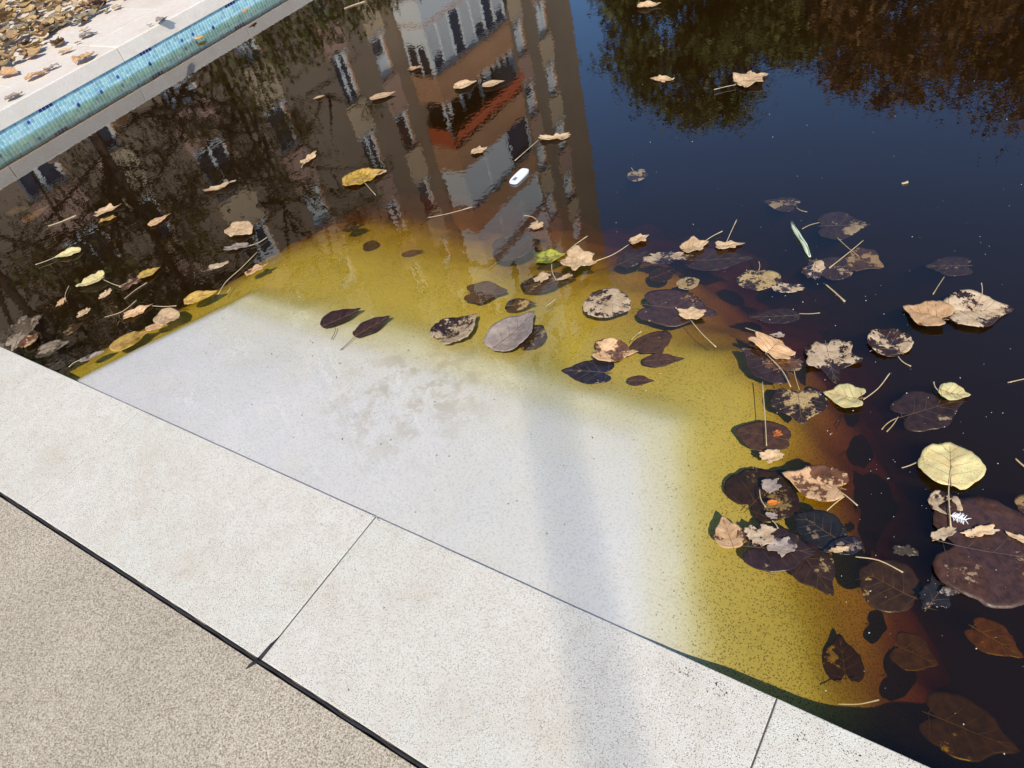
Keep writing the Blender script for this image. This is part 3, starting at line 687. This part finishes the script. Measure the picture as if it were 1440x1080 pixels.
leaf((196, 392), (226, 375), .55, 'ovate', 'yellow', 'golden tipped leaf pointing up right in the left dark water', z=.007, dry=.9)
leaf((140, 421), (157, 406), .5, 'scrap', 'cream', 'small pale scrap below the buff heart leaf', dry=.85)
leaf((283, 382), (323, 369), .36, 'scrap', 'mottled', 'brown speckled leaf left of the corner of the yellow shelf', z=.001, dry=.6)
leaf((345, 387), (377, 370), .45, 'lobed', 'tan', 'reddish torn leaf with a very long stalk curving down left', [[(362, 354), (338, 378), (318, 396), (307, 414)]], z=.004, dry=.7)
leaf((259, 426), (306, 408), .42, 'ovate', 'yellow', 'orange yellow leaf near the left corner of the white platform', z=.006, dry=.9)
wtwig([(319, 411), (324, 404)], 'very short pale stalk at the left corner of the yellow shelf')
leaf((108, 447), (128, 434), .6, 'scrap', 'cream', 'small cream leaf among dark leaves near the coping at left', z=.004, dry=.85)
leaf((173, 448), (216, 428), .4, 'lobed', 'tan', 'thin pink tan leaf lying above the cream one at the left platform edge', [[(214, 430), (230, 431), (248, 430)]], z=.004, dry=.75)
leaf((221, 444), (252, 450), .6, 'round', 'cream', 'cream rounded leaf with a dark right rim by the left platform edge', z=.005, dry=.9)
leaf((205, 464), (235, 456), .42, 'ovate', 'tan', 'peach leaf between the rounded cream leaf and the yellow one', z=.005, dry=.92)
sunk((154, 491), (212, 464), .5, 'ovate', 'yellow', 'broad yellow leaf lying against the left edge of the white platform', depth=.001, dry=.7, group='leaves floating on the pool', name='fallen_leaf')
leaf((113, 509), (148, 494), .4, 'ovate', 'grey', 'long grey leaf with a thin stalk next to the coping corner', [[(113, 506), (104, 510), (97, 516)]], z=.004, dry=.7)
sunk((18, 495), (44, 440), .55, 'scrap', 'grey', 'large grey tan leaf heaped against the coping at left', depth=.004, dry=.55)
leaf((31, 490), (54, 468), .75, 'heart', 'tan', 'red brown leaf on top of the grey heap beside the coping', z=.004, dry=.35)
sunk((50, 496), (98, 480), .6, 'heart', 'grey', 'grey brown leaf second from the heap along the coping', depth=.004, dry=.5)
sunk((62, 514), (106, 506), .6, 'heart', 'navy', 'slate dark leaf nearest the platform corner along the coping', depth=.006, dry=.15)
leaf((80, 432), (93, 418), .6, 'scrap', 'tan', 'small pinkish scrap with a blue grey stalk above it at left', [[(93, 424), (97, 402)]], z=.003, dry=.7, vn=False)
sunk((90, 470), (118, 452), .6, 'heart', 'dark', 'dark leaf under water behind the slate one at left', depth=.01, dry=.25)
sunk((0, 478), (20, 455), .7, 'heart', 'navy', 'dark slate leaf at the very left edge by the coping', depth=.006, dry=.2)
wtwig([(147, 446), (172, 438), (192, 422)], 'curved pale stalk left of the thin pink tan leaf')
wtwig([(175, 420), (190, 408), (207, 397)], 'olive stalk below the golden tipped leaf')
# small pieces of litter ------------------------------------------------
b = MB()
a0 = W(720, 258, .006); a1 = W(740, 238, .006); dd = a1 - a0; L = dd.length; rz = math.atan2(dd.y, dd.x)
tagobj = tag(empty('plastic_tag', (a0 + a1) / 2, rz), 'small white rounded plastic tag floating in the building reflection', 'litter')
seg = []
for k in range(24):
    t = TAU * k / 24; c_, s_ = math.cos(t), math.sin(t)
    seg.append((math.copysign(abs(c_) ** .5, c_) * L / 2, math.copysign(abs(s_) ** .5, s_) * L * .19))
for q, (sc, z_) in enumerate(((.95, -.006), (1, -.003), (1, .003), (.93, .006), (.80, .0052))):
    b.v += [(x * sc, y * sc, z_) for x, y in seg]
for q in range(4):
    for k in range(24): b.f.append((q * 24 + k, q * 24 + (k + 1) % 24, (q + 1) * 24 + (k + 1) % 24, (q + 1) * 24 + k)); b.mi.append(0)
b.f.append(tuple(96 + k for k in range(24))); b.mi.append(0)
b.build('shell', M['white_plastic'], tagobj, smooth=False)
b = MB(); b.box(-L * .36, -L * .06, .0052, -L * .18, L * .06, .0072); b.build('printed_mark', M['blue_print'], tagobj)
# twisted pod
pod = tag(empty('twisted_pod', W(1127, 337, .004)), 'pale green white twisted pod floating among the dark leaves', 'seed pod')
pts = [W(x, y, .006) - pod.location for x, y in ((1113, 313), (1116, 320), (1121, 328), (1127, 337), (1132, 345), (1135, 353), (1139, 361))]
b = MB(); b.tube(pts, [.003, .0065, .008, .0066, .0078, .007, .0035], 10); b.build('pod_shell', M['pod'], pod, smooth=True)
b = MB(); b.tube([p + Vector((.003 * math.sin(i * 1.6), 0, .0062)) for i, p in enumerate(pts)], .0018, 5); b.build('rib', M['pod_stripe'], pod, smooth=True)
# feather tuft
b = MB(); fo = W(1347, 728, .006); random.seed(3)
for k in range(26):
    t = k / 25; s0 = Vector((t * .026 - .013, 0, 0)); an = rad(60 + random.uniform(-25, 25)) * (1 if k % 2 else -1)
    b.tube([s0, s0 + Vector((math.cos(an) * .008, math.sin(an) * .008, random.uniform(0, .004))), s0 + Vector((math.cos(an) * .014, math.sin(an) * .014, random.uniform(0, .003)))], [.0011, .001, .0004], 4)
b.tube([(-.016, 0, 0), (0, .001, .001), (.016, 0, 0)], .0012, 5)
tag(b.build('feather', M['feather'], None, fo), 'small white downy feather beside the stalk of the round pale yellow leaf', 'feather')

# bits of scum floating on the right hand water
b = MB(); random.seed(11)
for k in range(240):
    if k < 50: x, y = random.gauss(1300, 90), random.gauss(790, 150)
    else: x, y = random.uniform(860, 1440), random.uniform(100, 700)
    if not (860 < x < 1440 and 100 < y < 1075): continue
    p = W(x, y, .0008); r_ = random.choice((.0004, .0005, .0006, .0009, .0013))
    if p.y < YN + .02: continue
    b.tube([p, p + Vector((r_ * random.uniform(.5, 2), r_, .0006))], [r_, r_ * .7], 5)
tag(b.build('floating_specks', M['scum']), 'pale specks of scum on the dark water', kind='stuff')
# crumbs on the platform and coping
b = MB()
spots = [(878, 893 - 0, 0)]
for (x, y, n, s_) in ((963, 947, 16, .016), (1012, 967, 14, .014), (1128, 1035, 10, .012), (1200, 1060, 8, .012), (28, 538, 2, .004), (67, 533, 3, .006), (230, 690, 2, .004), (530, 727, 6, .008), (312, 764, 2, .002), (490, 968, 2, .006), (540, 855, 2, .004)):
    for k in range(n):
        p = W(x, y, ZC + .002) + Vector((random.gauss(0, s_), random.gauss(0, s_ * .6), 0))
        if p.y > YN - .006: p.y = YN - .006
        q = Vector((random.uniform(-1, 1), random.uniform(-1, 1), .1)).normalized() * random.uniform(.001, .004)
        b.tube([p, p + q], [random.uniform(.0005, .0012), .0004], 5)
for k in range(46):
    x, y = random.uniform(-2.3, -.5), random.uniform(.66, 1.2)
    z = bed_z(x, y) + .0016
    q = Vector((random.uniform(-1, 1), random.uniform(-1, 1), .1)).normalized() * random.uniform(.002, .006)
    b.tube([(x, y, z), (x + q.x, y + q.y, z + .001)], [random.uniform(.0008, .002), .0006], 4)
tag(b.build('dirt_crumbs', M['dirt']), 'dark crumbs of dirt scattered on coping and platform', kind='stuff')

# leaves on the left coping, one by one
LG = 'dry leaves lying on the left coping'
def dleaf(base, tip, wr, kind, cls, label, z=None, **k):
    kk = dict(z=ZL + .014, fold=.45, curl=.10, rump=.12, dry=.8, group=LG); kk.update(k)
    if z is not None: kk['z'] = z
    return leaf(base, tip, wr, kind, cls, label, **kk)
dleaf((36, 114), (68, 99), .5, 'ovate', 'tan', 'crumpled brown leaf with a dark curled end, second lowest on the pale coping')
dleaf((60, 100), (84, 92), .4, 'scrap', 'grey', 'grey curled scrap touching the crumpled brown leaf on the pale coping')
dleaf((106, 90), (135, 75), .6, 'ovate', 'tan', 'squarish folded tan leaf on the coping midway to the tiles')
dleaf((82, 76), (104, 68), .5, 'ovate', 'cream', 'flat peach leaf between the leaf heap and the squarish tan leaf')
dleaf((104, 62), (114, 58), .5, 'scrap', 'grey', 'tiny grey scrap above the flat peach leaf on the coping')
dleaf((112, 54), (137, 44), .55, 'ovate', 'grey', 'olive grey rolled leaf right of the leaf heap')
dleaf((111, 45), (126, 39), .3, 'scrap', 'mottled', 'thin dark edged leaf just above the olive grey rolled leaf')
dleaf((220, 32), (238, 25), .75, 'ovate', 'grey', 'grey tented leaf alone on the coping near the top edge')
dleaf((206, 36), (215, 34), .35, 'scrap', 'grey', 'small flat grey scrap left of the tented leaf')
dleaf((7, 142), (33, 130), .5, 'ovate', 'grey', 'olive folded leaf nearest the tiles at the left edge')
dleaf((0, 106), (27, 103), .5, 'ovate', 'tan', 'brown curled leaf at the left edge below the leaf heap')
dleaf((158, 14), (170, 8), .8, 'scrap', 'mottled', 'dark brown crumpled leaf at the right tip of the heap')
leaf((273, 56), (288, 53), .8, 'scrap', 'tan', 'tan leaf stuck on the tiles at the waterline', z=.012, fold=.3, rump=.1, dry=.8, group=None)
leaf((341, 18), (352, 11), .6, 'scrap', 'tan', 'tan leaf stuck high on the tiles near the top edge', z=.05, fold=.3, rump=.1, dry=.8, group=None)

# heap of dry leaves: nobody could count them
def crumple(b, p, s_, rz, mi, tilt):
    seg = 9; i0 = len(b.v); sd = random.uniform(0, 99)
    rm = Matrix.Rotation(rz, 3, 'Z') @ Matrix.Rotation(tilt, 3, 'X')
    cv = [Vector((0, 0, 0))]
    for q in (.55, 1.0):
        for k in range(seg):
            t = TAU * k / seg; r_ = q * s_ * (.75 + .35 * noise.noise(Vector((math.cos(t) * 2, math.sin(t) * 2, sd)))) * (1.25 if k == 0 else 1)
            x = r_ * math.cos(t) * 1.2; y = r_ * math.sin(t) * .8
            cv.append(Vector((x, y, abs(y) * .55 + x * x / s_ * .4 + s_ * .22 * noise.noise(Vector((x / s_ * 2, y / s_ * 2, sd))))))
    for v in cv: b.v.append(tuple(rm @ v + p))
    for k in range(seg): b.f.append((i0, i0 + 1 + k, i0 + 1 + (k + 1) % seg)); b.mi.append(mi)
    for k in range(seg): b.f.append((i0 + 1 + k, i0 + 1 + seg + k, i0 + 1 + seg + (k + 1) % seg, i0 + 1 + (k + 1) % seg)); b.mi.append(mi)
HP = [flat('heap_leaf_tan', (.42, .27, .14), .8, .35, 40), flat('heap_leaf_ochre', (.52, .36, .17), .8, .35, 40), flat('heap_leaf_grey', (.30, .25, .17), .8, .35, 40), flat('heap_leaf_brown', (.22, .12, .07), .8, .35, 40), flat('heap_leaf_cream', (.66, .52, .36), .8, .3, 40)]
b = MB(); random.seed(21); cnt = 0
poly = [W(x, y, ZL) for x, y in ((-40, 122), (25, 92), (88, 68), (105, 42), (150, 22), (172, 4), (225, -2), (260, -30), (60, -60), (-60, 10))]
def inpoly(x, y):
    c = False; n = len(poly)
    for i in range(n):
        a, d_ = poly[i], poly[i - 1]
        if (a.y > y) != (d_.y > y) and x < (d_.x - a.x) * (y - a.y) / (d_.y - a.y) + a.x: c = not c
    return c
xs = [p.x for p in poly]; ys = [p.y for p in poly]
while cnt < 800:
    x = random.uniform(min(xs), max(xs)); y = random.uniform(min(ys), max(ys))
    if not inpoly(x, y): continue
    dn = noise.noise(Vector((x * 3, y * 3, 2)))
    if dn < -.12 and random.random() < .85: continue
    h_ = max(0, .03 + .05 * dn)
    crumple(b, Vector((x, y, ZL + .008 + random.random() * h_)), random.uniform(.035, .072), random.uniform(0, 6.3), random.choice((0, 0, 1, 1, 1, 2, 2, 3, 4)), random.uniform(-.5, .5)); cnt += 1
tag(b.build('leaf_heap', HP), 'heap of dry brown leaves piled on the left paving', kind='stuff')

# ------------------------------------------------------------------ apartment building seen in the water
XB = -21.3; XBAY = -20.0; PZ = 3.05; ROOF = 31.0
bld = tag(empty('apartment_building', (XB, 18, 0)), 'tall brown brick apartment block with projecting balconies, seen upside down in the water', 'building')
L0 = Vector((XB, 18, 0))
ops = []   # y0,y1,z0,z1,kind
cols = [(.6, 1.6, 1.5, 'w'), (3.4, 4.4, 1.5, 'w'), (7.2, 8.4, 1.7, 'v'), (9.4, 10.2, 1.5, 'w'), (12.0, 13.2, 1.7, 'v'), (15.0, 15.9, 1.5, 'w'), (18.5, 19.3, 1.75, 't'), (20.6, 21.35, 1.55, 'w'), (29.6, 30.35, 1.6, 'w'), (31.6, 32.45, 1.6, 'v')]
for ci, (ya, yb, hh, kd) in enumerate(cols):
    for k in range(-3, 8):
        zt = 9.3 + PZ * k; ops.append((ya, yb, zt - hh, zt, kd, ci, k))
ycut = sorted({-8.0, 34.8} | {o[0] for o in ops} | {o[1] for o in ops}); zcut = sorted({0.0, ROOF} | {o[2] for o in ops} | {o[3] for o in ops})
b = MB(); isop = lambda y, z: any(o[0] < y < o[1] and o[2] < z < o[3] for o in ops)
for i in range(len(ycut) - 1):
    run = None
    for j in range(len(zcut) - 1):
        ym = (ycut[i] + ycut[i + 1]) / 2; zm = (zcut[j] + zcut[j + 1]) / 2
        if not isop(ym, zm): b.quad((0, ycut[i] - 18, zcut[j]), (0, ycut[i + 1] - 18, zcut[j]), (0, ycut[i + 1] - 18, zcut[j + 1]), (0, ycut[i] - 18, zcut[j + 1]))
for ya, yb, z0, z1, *_ in ops:
    d_ = -.22; ya -= 18; yb -= 18
    b.quad((0, ya, z0), (0, ya, z1), (d_, ya, z1), (d_, ya, z0)); b.quad((0, yb, z0), (d_, yb, z0), (d_, yb, z1), (0, yb, z1))
    b.quad((0, ya, z0), (d_, ya, z0), (d_, yb, z0), (0, yb, z0)); b.quad((0, ya, z1), (0, yb, z1), (d_, yb, z1), (d_, ya, z1))
b.quad((0, 16.8, 0), (-12, 16.8, 0), (-12, 16.8, ROOF), (0, 16.8, ROOF)); b.quad((0, -26, 0), (0, -26, ROOF), (-12, -26, ROOF), (-12, -26, 0))
b.quad((-12, -26, 0), (-12, -26, ROOF), (-12, 16.8, ROOF), (-12, 16.8, 0))
b.build('wall', M['brick_wall'], bld)
b = MB(); b.box(-12.3, -26.3, ROOF, .3, 17.1, ROOF + .35); b.build('roof', M['slab_edge'], bld)
random.seed(5)
wcache = {}
def window(y, z0, w_, h_, kind, shade):
    key = (round(w_, 2), round(h_, 2), kind, shade)
    if key not in wcache:
        f = MB(); t = .09
        f.box(-.2, -w_ / 2, 0, -.10, -w_ / 2 + t, h_); f.box(-.2, w_ / 2 - t, 0, -.10, w_ / 2, h_)
        f.box(-.2, -w_ / 2 + t, 0, -.10, w_ / 2 - t, t); f.box(-.2, -w_ / 2 + t, h_ - t, -.10, w_ / 2 - t, h_)
        if kind in 'vt': f.box(-.2, -.045, t, -.105, .045, h_ - t)
        f.box(-.1, -w_ / 2 - .05, -.07, .08, w_ / 2 + .05, 0)
        g = MB(); g.quad((-.16, -w_ / 2, 0), (-.16, w_ / 2, 0), (-.16, w_ / 2, h_), (-.16, -w_ / 2, h_))
        s_ = None
        if shade > 0:
            s_ = MB(); s_.box(-.15, -w_ / 2 + t, h_ * (1 - shade), -.125, w_ / 2 - t, h_ - t)
            s_ = s_.mesh('shutter', M['shutter'])
        wcache[key] = (f.mesh('window', M['alu']), g.mesh('pane', M['glass']), s_)
    fm, gm, sm_ = wcache[key]
    o = D.objects.new('window', fm); col.objects.link(o); o.parent = bld; o.location = (0, y - 18, z0)
    for mm, nn in ((gm, 'pane'), (sm_, 'shutter')):
        if mm: c_ = D.objects.new(nn, mm); col.objects.link(c_); c_.parent = o
for ya, yb, z0, z1, kd, ci, k in ops:
    sh = random.choice((0, 0, .35, .55, .8)) if kd != 't' else 0
    if ci in (8, 9): sh = random.choice((.6, .8, .8))
    window((ya + yb) / 2, z0, yb - ya, z1 - z0, kd, sh)
sp_m = {}
for ci, (ya, yb, hh, kd) in enumerate(cols):
    key = (ya, yb)
    b = MB(); b.box(.002, -(yb - ya) / 2 - .12, 0, .05, (yb - ya) / 2 + .12, PZ - hh - .14); me = b.mesh('spandrel_panel', M['tan_panel' if ci % 2 else 'mauve_panel'])
    me2 = me.copy(); me2.materials[0] = M['mauve_panel' if ci % 2 else 'tan_panel']
    for k in range(-3, 7):
        o = D.objects.new('spandrel_panel', me if k % 3 else me2); col.objects.link(o); o.parent = bld; o.location = (0, (ya + yb) / 2 - 18, 9.3 + PZ * k + .02)
# balcony stack
def bay(k, kind):
    zt = 9.75 + PZ * k; ya, yb = 22.2 - 18, 27.5 - 18; xf = XBAY - XB; oh = 1.85
    o = MB(); o.box(.001, ya, zt - PZ + .02, xf, yb, zt - oh); o = o.build('balcony', M['brick_wall'], bld)   # parapet block
    s_ = MB(); s_.box(.001, ya - .06, zt, xf + .06, yb + .06, zt + .14 - .125); s_.build('soffit', M['slab_edge'], o)
    w_ = MB()
    z0 = zt - oh + .002; z1 = zt - .002
    if kind == 'white':
        n = 7
        for i in range(n + 1):
            y = ya + .05 + (yb - ya - .1) * i / n; w_.box(xf - .16, y - .045, z0, xf - .05, y + .045, z1)
        w_.box(xf - .155, ya + .1, z1 - .13, xf - .055, yb - .1, z1); w_.box(xf - .155, ya + .1, z0, xf - .055, yb - .1, z0 + .1)
        for i in range(3): x = .1 + (xf - .3) * i / 2; w_.box(x - .04, ya + .02, z0, x + .04, ya + .1, z1)
        w_.box(.1, ya + .03, z0, xf - .16, ya + .09, z0 + .7)
        w_.build('glazing_frame', M['alu'], o)
        g = MB(); g.quad((xf - .12, ya + .1, z0), (xf - .12, yb - .1, z0), (xf - .12, yb - .1, z1), (xf - .12, ya + .1, z1))
        g.quad((.05, ya + .06, z0), (xf - .12, ya + .06, z0), (xf - .12, ya + .06, z1), (.05, ya + .06, z1)); g.build('pane', M['glass'], o)
        c_ = MB()
        for i in (0, 1, 3, 4, 6): y = ya + .1 + (yb - ya - .2) * i / n; c_.box(xf - .1, y + .05, z0 + .1, xf - .08, y + (yb - ya) / n - .06, z1 - .15 if i % 2 else z0 + 1.2)
        c_.build('curtain', M['curtain'], o)
        c_ = MB(); c_.box(xf + .003, ya - .002, z0 - 1.0, xf + .04, yb, z0 - .1); c_.box(.05, ya - .04, z0 - 1.0, xf + .04, ya - .003, z0 - .1); c_.build('parapet_panel', M['alu'], o)
    elif kind == 'awning':
        w_.box(.05, ya + .3, z0, .1, yb - .3, z1); w_.build('inner_wall', M['inner_dark'], o)
        a = MB(); a.v += [(xf - .1, ya, z1), (xf - .1, yb, z1), (xf + .45, yb, z1 - .75), (xf + .45, ya, z1 - .75)]
        a = MB(); a.quad((xf - .1, ya, z1 + .05), (xf + .35, ya, z1 - .8), (xf + .35, yb, z1 - .8), (xf - .1, yb, z1 + .05)); a.quad((xf - .12, ya, z1 + .03), (xf - .12, yb, z1 + .03), (xf + .33, yb, z1 - .82), (xf + .33, ya, z1 - .82))
        a.box(.1, ya - .05, z1 - .8, xf, ya - .02, z1)
        a.build('awning', M['awning'], o)
        p = MB()
        for y in (ya + .04, ya + 2.6, yb - .12): p.box(xf - .2, y, z0, xf - .1, y + .1, z1)
        for i in range(12):
            y = random.uniform(ya + .2, yb - .2); p.box(xf - .2, y, z0, xf - .1, y + .12, z0 + random.uniform(.2, .8))
        p.build('post', M['curtain'], o)
    else:
        y1 = yb - (yb - ya) * (.0 if k % 2 else .35)
        w_.box(xf - .16, ya + .02, z0, xf - .05, y1, z1); w_.box(.1, ya + .02, z0, xf - .16, ya + .1, z1)
        w_.build('roller_shutter', M['shutter'], o)
        p = MB()
        for y in (ya + .03, ya + 1.75, ya + 3.5, yb - .1): p.box(xf - .05, y, z0, xf - .02, y + .08, z1)
        p.box(xf - .05, ya + .11, z1 - .1, xf - .02, yb - .1, z1); p.build('frame', M['alu'], o)
        if y1 < yb - .1: p = MB(); p.quad((xf - .2, y1, z0), (xf - .2, yb, z0), (xf - .2, yb, z1), (xf - .2, y1, z1)); p.build('pane', M['glass'], o)
for k, kind in zip(range(-3, 7), ('grey', 'white', 'white', 'white', 'awning', 'grey', 'grey', 'white', 'grey', 'white')): bay(k, kind)

# ------------------------------------------------------------------ trees and hedge
def tree(name, loc, h, cr, mat, label, n=9000, ls=.14, clumps=40, trunk_h=.35, sparse=1.0, squash=.8, group='trees round the pool', seed=1, branch_vis=False, r0=.16):
    h *= 1 if branch_vis else .91
    random.seed(seed)
    t = tag(empty(name, loc), label, 'tree', group)
    tb = MB(); cz = h * (.62); tips = []
    tb.tube([(0, 0, -.3), (.05, .03, h * .2), (-.04, .05, h * trunk_h), (.03, 0, h * .62), (0, 0, h * .85)], [r0 * 1.3, r0, r0 * .8, r0 * .45, .03], 8)
    for k in range(26):
        z0 = h * random.uniform(trunk_h * .7, .8); an = random.uniform(0, TAU); rr = cr * random.uniform(.55, 1) * (1 if not branch_vis or k < 15 else .3) * (1 - abs(z0 / h - .55) * .6)
        e = Vector((math.cos(an) * rr, math.sin(an) * rr, z0 + random.uniform(.02, .2) * h)); s_ = Vector((0, 0, z0)); mth = s_.lerp(e, .5) + Vector((random.uniform(-.2, .2), random.uniform(-.2, .2), random.uniform(-.1, .3)))
        tb.tube([s_, s_.lerp(mth, .5), mth, mth.lerp(e, .55) + Vector((0, 0, .1)), e], [r0 * .35, r0 * .3, r0 * .22, r0 * .14, .012], 5)
        for q in range(4):
            w0 = mth.lerp(e, random.random()); e2 = w0 + Vector((random.gauss(0, 1), random.gauss(0, 1), random.gauss(.2, .6))) * cr * .22; tb.tube([w0, w0.lerp(e2, .5) + Vector((0, 0, .05)), e2], [.03, .02, .006], 4); tips.append(e2)
        tips.append(e)
    tb.build('trunk', M['bark'], t, smooth=True)
    b = MB(); cl = []
    for k in range(clumps):
        if branch_vis: c_ = random.choice(tips) * 1.0; cl.append((c_, random.uniform(.12, .28) * cr * .6))
        else:
            while True:
                v = Vector((random.uniform(-1, 1), random.uniform(-1, 1), random.uniform(-1, 1)))
                if .3 < v.length < 1: break
            cl.append((Vector((v.x * cr, v.y * cr, cz + v.z * h * .38 * squash / .8)), random.uniform(.13, .28) * cr))
    for k in range(n):
        c_, r_ = random.choice(cl); v = Vector((random.gauss(0, .5), random.gauss(0, .5), random.gauss(0, .42))) * r_ + c_
        a = Vector((random.gauss(0, 1), random.gauss(0, 1), random.gauss(0, 1))).normalized(); d_ = a.cross(Vector((random.gauss(0, 1), random.gauss(0, 1), random.gauss(0, 1)))).normalized()
        s_ = ls * random.uniform(.6, 1.3); i = len(b.v)
        b.v += [tuple(v - a * s_), tuple(v - a * s_ * .1 + d_ * s_ * .5), tuple(v + a * s_), tuple(v + a * s_ * .1 - d_ * s_ * .5)]; b.f.append((i, i + 1, i + 2, i + 3)); b.mi.append(0)
    b.build('crown', mat, t)
    return t
def at(az, dist): return (-math.sin(rad(az)) * dist, math.cos(rad(az)) * dist, 0)
tree('round_tree', at(22.0, 20), 8.6, 2.5, M['fol_green'], 'dark green dense round tree, left of the pair beyond the pool', 52000, .085, 110, .2, seed=2, squash=.95)
tree('round_tree', at(16.8, 22), 9.2, 2.3, M['fol_green'], 'dark green tree merging with the russet one', 44000, .085, 100, .2, seed=3)
tree('round_tree', at(28.5, 24), 7.0, 1.5, M['fol_green'], 'small dark green tree nearest the apartment block edge', 26000, .085, 60, .2, seed=4)
tree('autumn_tree', at(8.5, 19), 8.6, 2.6, M['fol_russet'], 'russet tree with thin ragged crown beyond the pool', 30000, .075, 120, .2, seed=5)
tree('autumn_tree', at(-2, 20), 9.4, 3.4, M['fol_russet'], 'larger russet tree at the far right beyond the pool', 40000, .075, 150, .2, seed=6)
tree('sparse_tree', at(66, 10.5), 7.4, 3.2, M['fol_olive'], 'half bare tree with crossing branches between pool and apartment block', 17000, .034, 130, .3, seed=8, branch_vis=True, r0=.085)
tree('sparse_tree', at(76, 9.5), 7.2, 2.6, M['fol_olive'], 'leafy small tree at the near end of the left paving', 13000, .036, 80, .3, seed=12, branch_vis=True, r0=.08)
tree('sparse_tree', at(56.5, 12.5), 6.0, 2.4, M['fol_olive'], 'half bare smaller tree nearer the far end of the pool', 6500, .034, 60, .3, seed=9, branch_vis=True, r0=.07)
b = MB(); random.seed(31)
for k in range(22000):
    y = random.uniform(6.1, 16); x = -9.3 + random.gauss(0, .35); z = random.uniform(.1, 2.1 + .22 * noise.noise(Vector((y, 0, 0))))
    if 0 < y < 5.0 and random.random() < .5: continue
    a = Vector((random.gauss(0, 1), random.gauss(0, 1), random.gauss(0, 1))).normalized(); d_ = a.cross(Vector((0, .3, 1))).normalized(); s_ = random.uniform(.03, .06); v = Vector((x, y, z))
    i = len(b.v); b.v += [tuple(v - a * s_), tuple(v + d_ * s_ * .5), tuple(v + a * s_), tuple(v - d_ * s_ * .5)]; b.f.append((i, i + 1, i + 2, i + 3)); b.mi.append(0)
hd = tag(empty('hedge', (0, 0, .1)), 'dark green hedge behind the left paving', 'hedge'); b.build('foliage', M['fol_green'], hd)

# slim pole added out of view to cast a soft band over coping and platform
pb = W(850, 1000, 0); dh = Vector((math.sin(SUN_AZ), math.cos(SUN_AZ), 0))
mp_ = pb + dh * 11.5; mp_.z = 0
shade_pole = tag(empty('added_shade_pole', mp_), 'slim tall pale pole added out of view behind the viewer to cast a soft shade band', 'shade_pole')
b = MB(); b.tube([(0, 0, -.01), (0, 0, 6), (0, 0, 13.6)], [.03, .018, .015], 14); b.build('pole', M['alu'], shade_pole, smooth=True)
b = MB(); b.tube([(0, 0, .0), (0, 0, .25)], [.11, .07], 14); b.build('base_collar', M['alu'], shade_pole)
b = MB(); b.tube([(0, 0, 13.6), (0, 0, 13.66), (0, 0, 13.72)], [.03, .06, .01], 12); b.build('finial', M['alu'], shade_pole)
